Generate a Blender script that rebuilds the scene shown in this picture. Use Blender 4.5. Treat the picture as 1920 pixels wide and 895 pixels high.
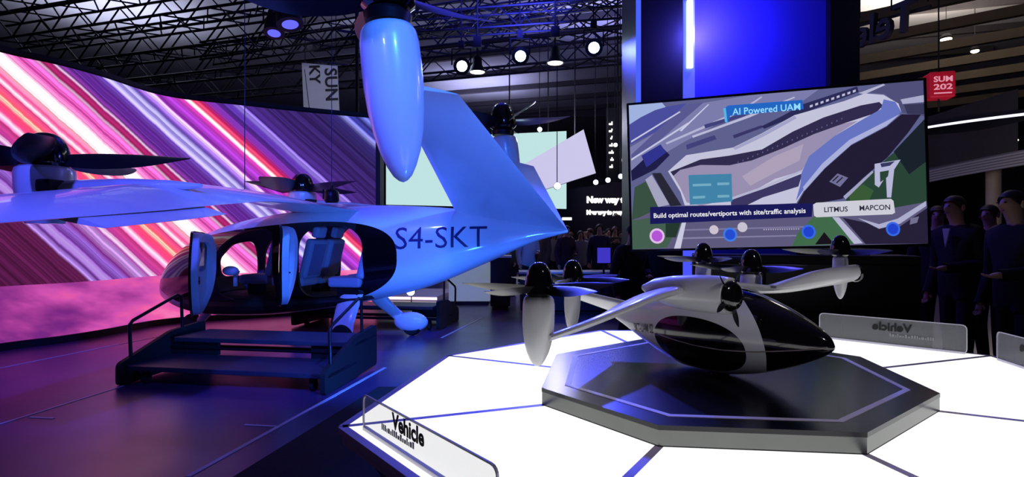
import bpy, bmesh, math, random
import numpy as np
from mathutils import Vector, Matrix, Euler
random.seed(7)
R = math.radians
for o in list(bpy.data.objects): bpy.data.objects.remove(o)
SC = bpy.context.scene
COL = SC.collection

# ------------------------------------------------------------------ camera
CAMZ, FPX, HZ = 1.45, 1050.0, 447.5
cd = bpy.data.cameras.new('camera'); cam = bpy.data.objects.new('camera', cd); COL.objects.link(cam)
cam.location = (0, 0, CAMZ); cam.rotation_euler = (R(90), 0, 0)
cd.sensor_width = 36; cd.lens = 36 * FPX / 1920; cd.clip_start = .05; cd.clip_end = 300
SC.camera = cam
SC.view_settings.view_transform = 'Standard'
SC.view_settings.look = 'None'
SC.view_settings.exposure = 0.0
SC.view_settings.gamma = 1.0
SC.view_settings.use_curve_mapping = False

# ------------------------------------------------------------------ world and lights
w = bpy.data.worlds.new('hall_air'); SC.world = w; w.use_nodes = True
bg = w.node_tree.nodes['Background']; bg.inputs[0].default_value = (.35, .38, .62, 1); bg.inputs[1].default_value = .022

def light(name, kind, loc, target, energy, color, size=.3, angle=40, blend=.6):
    l = bpy.data.lights.new(name, kind); l.energy = energy; l.color = color
    if kind == 'SPOT': l.spot_size = R(angle); l.spot_blend = blend; l.shadow_soft_size = size
    elif kind == 'AREA': l.size = size
    else: l.shadow_soft_size = size
    o = bpy.data.objects.new(name, l); COL.objects.link(o); o.location = loc
    if target is not None:
        o.rotation_euler = (Vector(target) - Vector(loc)).to_track_quat('-Z', 'Y').to_euler()
    return o
BLUE = (.035, .17, 1.0); VIO = (.07, .09, 1.0)
light('stage_wash_lamp', 'SPOT', (1.6, .4, 6.2), (-1.2, 7.6, 1.5), 3000, BLUE, .15, 44)
light('stage_wash_lamp', 'SPOT', (-2.2, .2, 5.6), (-3.4, 7.4, 1.0), 2100, VIO, .15, 50)
light('stage_wash_lamp', 'SPOT', (-7.0, 1.5, 6.0), (-3.6, 5.2, 1.8), 380, VIO, .15, 50)
light('floor_wash_lamp', 'SPOT', (.5, 4.35, .35), (-.6, 6.9, 2.2), 300, BLUE, .12, 80)
light('floor_wash_lamp', 'SPOT', (-.5, 4.3, .3), (-2.6, 7.2, 1.2), 330, BLUE, .12, 80)
for lx, ly, le, lc in ((-17, 24, 900, (.78, .8, 1.0)), (-7, 22, 900, (.66, .68, 1.0)), (4, 24, 1000, (.42, .42, 1.0)), (17, 22, 1900, (1.0, .86, .66)), (-2, 36, 900, (.6, .6, 1.0))):
    light('added_roof_fill', 'AREA', (lx, ly, 9.6), (lx, ly, 12), le * .34, lc, 5.0)  # added fill without fixtures, brightens the ceiling from below
light('added_banner_fill', 'SPOT', (-5.2, 13.5, 6.2), (-6.6, 19, 6.4), 420, (.8, .82, 1.0), .2, 30)  # added spot with no fixture, lifts the dark banner
light('added_roof_fill', 'AREA', (-1.5, 15.5, 10.3), (-1.5, 15.5, 12), 420, (.06, .05, 1.0), 4.0)  # added blue fill that tints the ceiling over the stage
light('added_truss_blue_fill', 'SPOT', (.3, 9.5, 5.2), (-.8, 14, 9.8), 3800, (.05, .06, 1.0), .3, 80)  # added upward spot, lays the blue wash on roof and trusses
light('added_floor_blue_fill', 'SPOT', (.3, 8.6, 6.0), (-.6, 7.4, 0), 1500, (.03, .06, 1.0), .2, 48)  # added spot, stands in for blue reflections on the floor
light('added_mezzanine_fill', 'POINT', (9.6, 11.2, 3.0), None, 90, (1.0, .9, .8), .3)  # added point fill so the balcony slab shows up
light('added_model_fill', 'SPOT', (2.6, -.5, 4.2), (1.0, 2.4, 1.0), 120, (1.0, .95, 1.0), .12, 30)  # added unseen spot that brightens the scale model
light('aisle_lamp', 'POINT', (1.2, 15.5, 4.6), None, 170, (.75, .72, 1.0), .3)
light('aisle_lamp', 'POINT', (5.2, 7.6, 4.6), None, 30, (1.0, .85, .8), .3)

def W(px, py, D):
    return Vector(((px - 960) / FPX * D, D, CAMZ - (py - HZ) / FPX * D))
def G(px, py, z=0):
    D = (CAMZ - z) * FPX / (py - HZ)
    return Vector(((px - 960) / FPX * D, D, z))

# ------------------------------------------------------------------ materials
def lin(c):
    return tuple((x / 255 / 12.92 if x / 255 <= .04045 else ((x / 255 + .055) / 1.055) ** 2.4) for x in c)
MATS = {}
def mat(name, rgb, rough=.5, metal=0, emit=0, ergb=None, alpha=1, trans=0, noise=0, nscale=20, bump=0, coat=0, spec=.5):
    if name in MATS: return MATS[name]
    m = bpy.data.materials.new(name); m.use_nodes = True; nt = m.node_tree; b = nt.nodes['Principled BSDF']
    c = lin(rgb) + (1,)
    b.inputs['Base Color'].default_value = c
    b.inputs['Roughness'].default_value = rough; b.inputs['Metallic'].default_value = metal
    b.inputs['Specular IOR Level'].default_value = spec
    if coat: b.inputs['Coat Weight'].default_value = coat; b.inputs['Coat Roughness'].default_value = .05
    if emit:
        b.inputs['Emission Color'].default_value = lin(ergb or rgb) + (1,); b.inputs['Emission Strength'].default_value = emit
    if alpha < 1: b.inputs['Alpha'].default_value = alpha
    if trans: b.inputs['Transmission Weight'].default_value = trans
    if noise or bump:
        tc = nt.nodes.new('ShaderNodeTexCoord'); n = nt.nodes.new('ShaderNodeTexNoise'); n.inputs['Scale'].default_value = nscale
        n.inputs['Detail'].default_value = 4
        nt.links.new(tc.outputs['Object'], n.inputs['Vector'])
        if noise:
            mx = nt.nodes.new('ShaderNodeMix'); mx.data_type = 'RGBA'; mx.blend_type = 'MIX'
            lo = tuple(max(0, x * (1 - noise)) for x in c[:3]) + (1,); hi = tuple(min(1, x * (1 + noise)) for x in c[:3]) + (1,)
            mx.inputs[6].default_value = lo; mx.inputs[7].default_value = hi
            nt.links.new(n.outputs['Fac'], mx.inputs[0]); nt.links.new(mx.outputs[2], b.inputs['Base Color'])
        if bump:
            bp = nt.nodes.new('ShaderNodeBump'); bp.inputs['Strength'].default_value = bump; bp.inputs['Distance'].default_value = .01
            nt.links.new(n.outputs['Fac'], bp.inputs['Height']); nt.links.new(bp.outputs[0], b.inputs['Normal'])
    MATS[name] = m
    return m
def emis(name, rgb, s=1.0): return mat(name, (0, 0, 0), .6, emit=s, ergb=rgb, spec=0)

WHITE = mat('white_paint', (228, 228, 232), .28, noise=.03, nscale=6, coat=.5)
MODELW = mat('model_white_lacquer', (222, 222, 226), .32, noise=.03, nscale=30, coat=.4)
BLACK = mat('black_gloss', (9, 9, 12), .12, noise=.2, nscale=8, coat=.6)
BLADE = mat('carbon_blade', (20, 19, 26), .3, noise=.25, nscale=30)
MATTE = mat('matt_black', (13, 13, 17), .7, noise=.25, nscale=25)
STEPB = mat('stage_deck_black', (52, 48, 66), .45, noise=.25, nscale=40)
STEEL = mat('dark_steel', (34, 34, 42), .4, .7, noise=.15, nscale=30)
CLOTHW = mat('seat_fabric', (150, 155, 175), .75, noise=.12, nscale=60, bump=.1)
TRIM = mat('door_trim', (205, 210, 225), .5, noise=.04, nscale=25)
TRUSS = mat('truss_black', (12, 11, 18), .5, noise=.2, nscale=10)
RUBBER = mat('rubber', (16, 16, 18), .8, noise=.2, nscale=40)
INTER = mat('cabin_lining', (96, 100, 130), .6, noise=.1, nscale=10)
GLASSD = mat('tinted_glass', (14, 13, 22), .06, alpha=.62, coat=.5)
INK = mat('dark_lettering', (28, 22, 92), .5, noise=.05)

# ------------------------------------------------------------------ mesh helper
class MB:
    def __init__(s): s.v = []; s.f = []; s.mi = []; s.cur = 0
    def add(s, vs, fs):
        n = len(s.v); s.v += [tuple(x) for x in vs]
        for f in fs: s.f.append(tuple(i + n for i in f)); s.mi.append(s.cur)
    def box(s, x0, x1, y0, y1, z0, z1, M=None):
        vs = [Vector((x, y, z)) for z in (z0, z1) for y in (y0, y1) for x in (x0, x1)]
        if M is not None: vs = [M @ v for v in vs]
        s.add(vs, [(0, 2, 3, 1), (4, 5, 7, 6), (0, 1, 5, 4), (2, 6, 7, 3), (0, 4, 6, 2), (1, 3, 7, 5)]); return s
    def prism(s, poly, d, M=None):
        """poly: list of 3D points (planar), d: extrusion vector"""
        poly = [Vector(p) for p in poly]; d = Vector(d); n = len(poly)
        vs = poly + [p + d for p in poly]
        if M is not None: vs = [M @ v for v in vs]
        s.add(vs, [tuple(range(n - 1, -1, -1)), tuple(range(n, 2 * n))] + [(i, (i + 1) % n, n + (i + 1) % n, n + i) for i in range(n)]); return s
    def tube(s, pts, r, n=8, caps=True):
        pts = [Vector(p) for p in pts]; rr = r if isinstance(r, (list, tuple)) else [r] * len(pts)
        rings = []; up = None
        for i, p in enumerate(pts):
            t = (pts[min(i + 1, len(pts) - 1)] - pts[max(i - 1, 0)]).normalized()
            a = t.orthogonal().normalized() if up is None else (up - t * up.dot(t)).normalized()
            up = a; b = t.cross(a)
            rings.append([p + (a * math.cos(k * 2 * math.pi / n) + b * math.sin(k * 2 * math.pi / n)) * rr[i] for k in range(n)])
        return s.loft(rings, caps)
    def loft(s, rings, caps=True):
        n = len(rings[0]); vs = [p for r in rings for p in r]; fs = []
        for i in range(len(rings) - 1):
            for k in range(n):
                a = i * n + k; b = i * n + (k + 1) % n
                fs.append((a, b, b + n, a + n))
        if caps: fs.append(tuple(range(n - 1, -1, -1))); m = (len(rings) - 1) * n; fs.append(tuple(range(m, m + n)))
        s.add(vs, fs); return s
    def lathe(s, prof, n=24, M=None):
        rings = [[Vector((r * math.cos(k * 2 * math.pi / n), r * math.sin(k * 2 * math.pi / n), z)) for k in range(n)] for r, z in prof]
        if M is not None: rings = [[M @ p for p in r] for r in rings]
        return s.loft(rings, True)
    def ell(s, c, r, n=14, m=9, M=None):
        prof = []
        rings = []
        for j in range(m + 1):
            a = -math.pi / 2 + math.pi * j / m
            cr = max(math.cos(a), .02)
            ring = [Vector((c[0] + r[0] * cr * math.cos(k * 2 * math.pi / n), c[1] + r[1] * cr * math.sin(k * 2 * math.pi / n), c[2] + r[2] * math.sin(a))) for k in range(n)]
            rings.append([M @ p for p in ring] if M is not None else ring)
        return s.loft(rings, True)
    def mesh(s, name):
        me = bpy.data.meshes.new(name); me.from_pydata(s.v, [], s.f)
        me.polygons.foreach_set('material_index', s.mi)
        bm = bmesh.new(); bm.from_mesh(me); bmesh.ops.recalc_face_normals(bm, faces=bm.faces); bm.to_mesh(me); bm.free()
        me.update(); return me
    def build(s, name, m, parent=None, smooth=None, bevel=0, raw=False):
        me = s.mesh(name)
        for x in (m if isinstance(m, (list, tuple)) else [m]): me.materials.append(x)
        return mobj(name, me, parent, smooth, bevel)
def mobj(name, me, parent=None, smooth=None, bevel=0):
    if smooth is not None:
        me.shade_smooth(); me.set_sharp_from_angle(angle=R(smooth))
    o = bpy.data.objects.new(name, me); COL.objects.link(o)
    if parent is not None: o.parent = parent
    if bevel:
        b = o.modifiers.new('bevel', 'BEVEL'); b.width = bevel; b.segments = 2; b.limit_method = 'ANGLE'
    return o
def tag(o, label=None, cat=None, group=None, kind=None):
    if label: o['label'] = label
    if cat: o['category'] = cat
    if group: o['group'] = group
    if kind: o['kind'] = kind
    return o
def thing(name, label, cat, loc=(0, 0, 0), rz=0, group=None):
    o = bpy.data.objects.new(name, None); COL.objects.link(o); o.location = loc; o.rotation_euler = (0, 0, rz); o.empty_display_size = .1
    return tag(o, label, cat, group)
def copy_tree(o, parent=None):
    c = o.copy(); COL.objects.link(c); c.parent = parent
    for ch in list(o.children): copy_tree(ch, c)
    return c
def pivot(o, c):
    """move object origin to c (local), keeping geometry in place"""
    o.data.transform(Matrix.Translation(-Vector(c))); o.location = Vector(o.location) + Vector(c); return o
def text_mesh(txt, size, ext=.004, align='LEFT', bold=0):
    cu = bpy.data.curves.new('lettering', 'FONT'); cu.body = txt; cu.size = size; cu.extrude = ext; cu.align_x = align; cu.offset = bold
    cu.resolution_u = 3
    o = bpy.data.objects.new('lettering', cu); COL.objects.link(o)
    dg = bpy.context.evaluated_depsgraph_get(); dg.update()
    me = bpy.data.meshes.new_from_object(o.evaluated_get(dg)); me.name = 'lettering'
    bpy.data.objects.remove(o); bpy.data.curves.remove(cu)
    return me
def put_text(txt, size, m, M, parent=None, name='lettering', ext=.003, align='LEFT', bold=0, width=None):
    me = text_mesh(txt, size, ext, align, bold)
    if width:
        xs = [v.co.x for v in me.vertices]; k = width / (max(xs) - min(xs)); me.transform(Matrix.Diagonal((k, 1, 1, 1)))
    me.transform(M); me.materials.clear(); me.materials.append(m)
    return mobj(name, me, parent)
def frame(o, x, y):
    x = Vector(x).normalized(); y = Vector(y); y = (y - x * y.dot(x)).normalized(); z = x.cross(y)
    return Matrix(((x.x, y.x, z.x, o[0]), (x.y, y.y, z.y, o[1]), (x.z, y.z, z.z, o[2]), (0, 0, 0, 1)))
def interp(tab, x):
    xs = [t[0] for t in tab]; ys = [t[1] for t in tab]
    return float(np.interp(x, xs, ys))
def smooth_tab(tab, it=1):
    return tab

# ------------------------------------------------------------------ the setting
def floor_mat():
    m = mat('stage_floor', (72, 54, 96), .3, noise=.2, nscale=3)
    nt = m.node_tree; b = nt.nodes['Principled BSDF']
    tc = nt.nodes.new('ShaderNodeTexCoord'); n = nt.nodes.new('ShaderNodeTexNoise'); n.inputs['Scale'].default_value = 1.6
    mr = nt.nodes.new('ShaderNodeMapRange'); mr.inputs[3].default_value = .24; mr.inputs[4].default_value = .38
    nt.links.new(tc.outputs['Object'], n.inputs['Vector']); nt.links.new(n.outputs['Fac'], mr.inputs[0]); nt.links.new(mr.outputs[0], b.inputs['Roughness'])
    return m
tag(MB().box(-30, 34, -6, 46, -.2, 0).build('floor', floor_mat()), kind='structure')
tag(MB().box(-30, 34, -6, 46, 11.5, 11.7).build('ceiling', mat('ceiling_sheet', (170, 170, 182), .8, noise=.2, nscale=.6)), kind='structure')
HALLW = mat('hall_wall', (60, 58, 70), .8, noise=.3, nscale=.5)
tag(MB().box(-30, 34, 46, 46.2, 0, 11.5).build('wall_back', HALLW), kind='structure')
tag(MB().box(-30.2, -30, -6, 46, 0, 11.5).build('wall_left', HALLW), kind='structure')
tag(MB().box(34, 34.2, -6, 46, 0, 11.5).build('wall_right', HALLW), kind='structure')

LINEM = mat('white_floor_tape', (205, 200, 215), .5, noise=.08, nscale=30)
def floor_line(a, b, wd, label, cat='floor marking'):
    a = G(*a); b = G(*b); d = (b - a).normalized(); n = Vector((-d.y, d.x, 0)) * wd / 2
    o = MB().prism([a - n, b - n, b + n, a + n], (0, 0, .004)).build('floor_line', LINEM)
    return tag(o, label, cat, 'white lines on the stage floor')
floor_line((-160, 723), (345, 622), .025, 'thin white floor line running along the foot of the big screen')
floor_line((-160, 846), (232, 724), .025, 'thin white floor line running up to the front corner of the boarding steps')
floor_line((352, 895), (722, 690), .035, 'thin white floor line passing between the boarding steps and the glowing table')
floor_line((828, 634), (905, 596), .035, 'thin white floor line beside the end of the far boarding steps')
floor_line((56, 783), (101, 785.5), .025, 'short white tick touching the floor line in front of the pink screen')
floor_line((458, 797.5), (519, 800.5), .025, 'short white tick touching the floor line beside the glowing table')

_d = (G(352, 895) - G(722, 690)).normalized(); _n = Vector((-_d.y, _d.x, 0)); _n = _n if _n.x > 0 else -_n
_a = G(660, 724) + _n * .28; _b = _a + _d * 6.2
tag(MB().prism([(_a.x, _a.y, 0), (_b.x, _b.y, 0), (4.2, _b.y, 0), (4.2, _a.y, 0)], (0, 0, .006)).build('dark_floor_and_shade', mat('floor_shade_dark', (14, 12, 22), .9, noise=.3, nscale=60, bump=.2)), kind='structure')  # dark sheet standing for the lower floor and the shade beside the table
# ------------------------------------------------------------------ LED wall
def led_ramp_mat():
    stops = [(-400, (70, 20, 60)), (-172, (88, 26, 72)), (-165, (170, 130, 220)), (-150, (110, 50, 150)), (-135, (190, 150, 235)), (-120, (110, 50, 150)),
        (-100, (150, 100, 210)), (-85, (120, 40, 130)), (-60, (200, 150, 230)), (-45, (130, 40, 130)), (-38, (255, 220, 255)), (-28, (170, 50, 140)),
        (0, (225, 70, 150)), (12, (255, 215, 240)), (20, (240, 60, 130)), (40, (250, 80, 120)), (48, (255, 225, 200)), (56, (255, 80, 100)), (75, (240, 80, 150)),
        (84, (255, 235, 245)), (90, (235, 80, 150)), (105, (255, 130, 170)), (121, (255, 250, 250)), (137, (255, 255, 255)), (150, (250, 150, 210)),
        (166, (225, 80, 180)), (188, (235, 110, 200)), (193, (255, 210, 250)), (198, (150, 30, 90)), (214, (150, 30, 95)), (219, (250, 210, 255)), (224, (130, 50, 150)),
        (240, (95, 42, 145)), (262, (85, 35, 130)), (280, (110, 70, 180)), (288, (215, 205, 255)), (298, (140, 120, 215)), (306, (200, 190, 255)), (318, (90, 60, 160)),
        (330, (160, 110, 220)), (340, (255, 225, 255)), (346, (150, 50, 180)), (370, (170, 60, 200)), (388, (215, 60, 170)), (396, (255, 255, 255)), (402, (255, 90, 130)),
        (415, (190, 30, 90)), (428, (130, 50, 170)), (450, (85, 45, 150)), (466, (85, 50, 160)), (474, (160, 130, 240)), (482, (150, 120, 235)), (488, (75, 45, 140)),
        (510, (60, 35, 110)), (580, (50, 32, 95)), (612, (46, 32, 92)), (640, (50, 40, 110)), (652, (150, 150, 240)), (662, (70, 70, 180)), (675, (40, 40, 110)),
        (690, (110, 120, 220)), (700, (60, 60, 150)), (760, (40, 40, 120)), (800, (38, 38, 110))]
    m = bpy.data.materials.new('led_stripes'); m.use_nodes = True; nt = m.node_tree; nt.nodes.clear()
    N = nt.nodes.new; L = nt.links.new
    uv = N('ShaderNodeUVMap'); uv.uv_map = 'UVMap'; sx = N('ShaderNodeSeparateXYZ'); L(uv.outputs[0], sx.inputs[0])
    def ramp(st):
        a, b = st[0][0], st[-1][0]
        mr = N('ShaderNodeMapRange'); mr.inputs[1].default_value = a / 1000; mr.inputs[2].default_value = b / 1000
        L(sx.outputs[0], mr.inputs[0])
        rp = N('ShaderNodeValToRGB'); L(mr.outputs[0], rp.inputs[0]); el = rp.color_ramp.elements
        el[0].position = 0; el[0].color = lin(st[0][1]) + (1,); el[1].position = 1; el[1].color = lin(st[-1][1]) + (1,)
        for t, c in st[1:-1]:
            e = el.new((t - a) / (b - a)); e.color = lin(c) + (1,)
        return rp, b
    r1, e1 = ramp(stops[:28]); r2, e2 = ramp(stops[27:48]); r3, e3 = ramp(stops[47:])
    def pick(a, b, edge):
        g = N('ShaderNodeMath'); g.operation = 'GREATER_THAN'; g.inputs[1].default_value = edge / 1000; L(sx.outputs[0], g.inputs[0])
        mx = N('ShaderNodeMix'); mx.data_type = 'RGBA'; L(g.outputs[0], mx.inputs[0]); L(a, mx.inputs[6]); L(b, mx.inputs[7]); return mx.outputs[2]
    c = pick(pick(r1.outputs[0], r2.outputs[0], e1), r3.outputs[0], e2)
    nz = N('ShaderNodeTexNoise'); nz.noise_dimensions = '1D'; nz.inputs['Scale'].default_value = 75; nz.inputs['Detail'].default_value = 3; nz.inputs['Roughness'].default_value = .7
    L(sx.outputs[0], nz.inputs['W'])
    mr = N('ShaderNodeMapRange'); mr.inputs[1].default_value = .36; mr.inputs[2].default_value = .66; mr.inputs[3].default_value = .62; mr.inputs[4].default_value = 1.45
    L(nz.outputs['Fac'], mr.inputs[0])
    vm = N('ShaderNodeVectorMath'); vm.operation = 'SCALE'; L(c, vm.inputs[0]); L(mr.outputs[0], vm.inputs['Scale'])
    em = N('ShaderNodeEmission'); L(vm.outputs[0], em.inputs[0]); em.inputs[1].default_value = 1.15
    out = N('ShaderNodeOutputMaterial'); L(em.outputs[0], out.inputs[0]); return m
def led_cloud_mat():
    m = bpy.data.materials.new('led_cloud'); m.use_nodes = True; nt = m.node_tree; nt.nodes.clear(); N = nt.nodes.new; L = nt.links.new
    uv = N('ShaderNodeUVMap'); uv.uv_map = 'UVMap'; mp = N('ShaderNodeMapping'); mp.inputs['Scale'].default_value = (9, 2.6, 1); L(uv.outputs[0], mp.inputs[0])
    n = N('ShaderNodeTexNoise'); n.inputs['Scale'].default_value = 1.0; n.inputs['Detail'].default_value = 3; L(mp.outputs[0], n.inputs['Vector'])
    sx = N('ShaderNodeSeparateXYZ'); L(uv.outputs[0], sx.inputs[0])
    g = N('ShaderNodeMapRange'); g.inputs[1].default_value = -.35; g.inputs[2].default_value = .05; g.inputs[3].default_value = -.28; g.inputs[4].default_value = .18; L(sx.outputs[0], g.inputs[0])
    ad = N('ShaderNodeMath'); ad.operation = 'ADD'; L(n.outputs['Fac'], ad.inputs[0]); L(g.outputs[0], ad.inputs[1])
    rp = N('ShaderNodeValToRGB'); L(ad.outputs[0], rp.inputs[0]); el = rp.color_ramp.elements
    el[0].position = .15; el[0].color = lin((120, 40, 130)) + (1,); el[1].position = .8; el[1].color = lin((255, 150, 200)) + (1,)
    for p, c in ((.32, (165, 60, 150)), (.45, (205, 80, 175)), (.6, (240, 95, 170))):
        e = el.new(p); e.color = lin(c) + (1,)
    em = N('ShaderNodeEmission'); L(rp.outputs[0], em.inputs[0]); em.inputs[1].default_value = 1.0
    out = N('ShaderNodeOutputMaterial'); L(em.outputs[0], out.inputs[0]); return m
def led_wall():
    t = thing('led_video_wall', 'tall bent video wall showing pink and violet diagonal light streaks', 'video wall')
    path = [(-7.25, 4.6), (-6.9, 6.0), (-6.59, 7.21), (-6.27, 7.75), (-6.08, 8.34), (-6.0, 8.9), (-5.9, 9.3), (-5.6, 9.68), (-4.89, 10.08), (-4.04, 10.58), (-2.72, 11.2)]
    # resample with smoothing
    P = [Vector((x, y, 0)) for x, y in path]; pts = []
    for i in range(len(P) - 1):
        p0 = P[max(i - 1, 0)]; p1 = P[i]; p2 = P[i + 1]; p3 = P[min(i + 2, len(P) - 1)]
        for k in range(6):
            u = k / 6
            pts.append(.5 * ((2 * p1) + (p2 - p0) * u + (2 * p0 - 5 * p1 + 4 * p2 - p3) * u * u + (3 * p1 - p0 - 3 * p2 + p3) * u ** 3))
    pts.append(P[-1])
    zb, zm, ztop = .1, .83, 3.85
    me = bpy.data.meshes.new('screen'); vs = []; fs = []; mi = []; uvs = []
    rows = [zb, zm, ztop]
    # streak position along the wall: (arc length, start value at floor level, gain per metre of height)
    CONTENT = [(0, -1.3099, 0.2536), (1.44, -0.7767, 0.1944), (2.69, -0.4816, 0.1618), (3.32, -0.355, 0.1505), (3.94, -0.2555, 0.1399), (4.51, -0.1852, 0.1311), (4.92, -0.1353, 0.1254), (5.4, -0.0694, 0.1205), (6.22, 0.0356, 0.1157), (7.2, 0.1519, 0.1103), (8.66, 0.3067, 0.1042)]
    run = [0.0]
    for a_, b_ in zip(pts, pts[1:]): run.append(run[-1] + (b_ - a_).length)
    def uvof(l, z): return (interp([(c[0], c[1]) for c in CONTENT], l) + z * interp([(c[0], c[2]) for c in CONTENT], l), z)
    for p, l in zip(pts, run):
        for z in rows: vs.append((p.x, p.y, z)); uvs.append(uvof(l, z))
    n = 3
    for i in range(len(pts) - 1):
        for r in range(2):
            fs.append((i * n + r, (i + 1) * n + r, (i + 1) * n + r + 1, i * n + r + 1)); mi.append(1 if r == 0 else 0)
    me.from_pydata(vs, [], fs); ul = me.uv_layers.new(name='UVMap')
    for l in me.loops: ul.data[l.index].uv = uvs[l.vertex_index]
    me.polygons.foreach_set('material_index', mi); me.materials.append(led_ramp_mat()); me.materials.append(led_cloud_mat())
    mobj('screen', me, t)
    def slab(off0, off1, z0, z1, name, m):
        b = MB(); rings = []
        for i, p in enumerate(pts):
            d = (pts[min(i + 1, len(pts) - 1)] - pts[max(i - 1, 0)]).normalized(); nn = Vector((-d.y, d.x, 0))
            rings.append([p + nn * off0 + Vector((0, 0, z0)), p + nn * off1 + Vector((0, 0, z0)), p + nn * off1 + Vector((0, 0, z1)), p + nn * off0 + Vector((0, 0, z1))])
        b.loft(rings); return b.build(name, m, t)
    slab(.02, .22, .1, 3.87, 'cabinet', MATTE)
    slab(-.03, .24, 0, .1, 'base', MATTE)
    slab(.26, .6, 0, 3.98, 'backing', MATTE)
    slab(.02, .25, 3.88, 3.95, 'top_rail', MATTE)
    e = pts[-1]
    MB().box(e.x, e.x + .09, e.y - .03, e.y + .3, 0, 3.9).build('end_post', MATTE, t)
    return t
led_wall()

# ------------------------------------------------------------------ air taxi geometry (local: x forward from the tail tip, y to port, z up)
TOP = [(0, 1.56), (.66, 1.74), (1.3, 1.84), (2.0, 1.9), (2.88, 1.93), (3.46, 1.91), (3.97, 1.85), (4.67, 1.74), (5.2, 1.6), (5.6, 1.44), (5.85, 1.28), (6.05, 1.1), (6.2, .9), (6.27, .76), (6.29, .66)]
BOT = [(0, 1.53), (.38, 1.43), (1.08, 1.13), (2.05, .74), (2.95, .53), (3.45, .44), (3.96, .37), (4.49, .32), (5.16, .3), (5.71, .35), (5.98, .42), (6.2, .52), (6.27, .59), (6.29, .62)]
HW = [(0, .02), (.5, .1), (1.1, .2), (1.8, .33), (2.5, .47), (3.1, .58), (3.7, .64), (4.4, .66), (5.0, .6), (5.5, .48), (5.9, .32), (6.15, .17), (6.25, .08), (6.29, .02)]
def smoothf(tab):
    xs = np.array([t[0] for t in tab]); ys = np.array([t[1] for t in tab]); d = np.diff(ys) / np.diff(xs)
    m = np.zeros(len(xs)); m[0] = d[0]; m[-1] = d[-1]
    for i in range(1, len(xs) - 1): m[i] = 0 if d[i - 1] * d[i] <= 0 else 2 * d[i - 1] * d[i] / (d[i - 1] + d[i])
    def f(x):
        i = min(max(int(np.searchsorted(xs, x)) - 1, 0), len(xs) - 2); h = xs[i + 1] - xs[i]; u = min(max((x - xs[i]) / h, 0), 1)
        return (2 * u ** 3 - 3 * u * u + 1) * ys[i] + (u ** 3 - 2 * u * u + u) * h * m[i] + (-2 * u ** 3 + 3 * u * u) * ys[i + 1] + (u ** 3 - u * u) * h * m[i + 1]
    return f
fT, fB, fW = smoothf(TOP), smoothf(BOT), smoothf(HW)
PEX = 2.35
def half_width_at(s, z, ft=fT, fb=fB, fw=fW):
    zc = (ft(s) + fb(s)) / 2; h = (ft(s) - fb(s)) / 2; q = min(abs(z - zc) / h, .999)
    return fw(s) * (1 - q ** PEX) ** (1 / PEX)
def fus_rings(ss, ft, fb, fw, n=48, sc=1.0):
    rings = []
    for s in ss:
        zc = (ft(s) + fb(s)) / 2; h = (ft(s) - fb(s)) / 2 * sc; wd = fw(s) * sc; ring = []
        for k in range(n):
            a = 2 * math.pi * k / n; c, q = math.cos(a), math.sin(a); e = 2 / PEX
            ring.append(Vector((s, math.copysign(abs(c) ** e, c) * wd, zc + math.copysign(abs(q) ** e, q) * h)))
        rings.append(ring)
    return rings
def airfoil(c0, c1, th, up, n=10):
    """closed ring from leading edge point c0 to trailing point c1, thickness along up"""
    ring = []; up = Vector(up)
    def t(u): return th * (1.4845 * math.sqrt(u) - .63 * u - 1.758 * u * u + 1.4215 * u ** 3 - .5075 * u ** 4) * 1.0
    for i in range(n + 1):
        u = (1 - math.cos(math.pi * i / n)) / 2; ring.append(c0.lerp(c1, u) + up * (t(u) * 1.1 + .002))
    for i in range(n - 1, 0, -1):
        u = (1 - math.cos(math.pi * i / n)) / 2; ring.append(c0.lerp(c1, u) - up * (t(u) * .75 + .002))
    return ring
def blade_mesh(Rb, name='blade', ch=.25):
    """blade along +x, prop axis z"""
    rings = []
    for i in range(15):
        u = i / 14; r = .14 + (Rb - .14) * u
        c = ch * (.5 + 1.9 * u - 2.0 * u * u) if u < .5 else ch * .95 * (1 - ((u - .5) / .52) ** 2.4) + .012
        tw = R(44 - 24 * u); th = .03 * (1 - .75 * u); sweep = -.10 * max(0, u - .6) ** 1.5 * Rb
        cx = Vector((0, math.cos(tw), math.sin(tw))); nn = Vector((0, -math.sin(tw), math.cos(tw))); o = Vector((r, sweep, .05 * u * u))
        rings.append([o + cx * c * .42, o + cx * c * .2 + nn * th, o - cx * c * .2 + nn * th * .8, o - cx * c * .58, o - cx * c * .2 - nn * th * .4, o + cx * c * .2 - nn * th * .5])
    b = MB(); b.loft(rings); me = b.mesh(name); me.materials.append(BLADE); me.shade_smooth(); me.set_sharp_from_angle(angle=R(50)); return me
def propeller(parent, loc, axis, bm, phase, hub_r=.25, hub_h=.42, name='propeller_hub', nb=5):
    q = Vector((0, 0, 1)).rotation_difference(Vector(axis).normalized())
    prof = [(hub_r * .8, -.1), (hub_r * .98, -.06), (hub_r, 0)] + [(hub_r * math.cos(a) ** .8, hub_h * math.sin(a)) for a in [k * math.pi / 2 / 9 for k in range(1, 9)]] + [(.01, hub_h)]
    h = MB().lathe(prof, 28).build(name, BLACK, parent, 40); h.location = loc; h.rotation_mode = 'QUATERNION'; h.rotation_quaternion = q
    for k in range(nb):
        o = bpy.data.objects.new('blade', bm); COL.objects.link(o); o.parent = h; o.rotation_euler = (0, 0, phase + k * 2 * math.pi / nb); o.location = (0, 0, .03)
    return h
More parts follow.
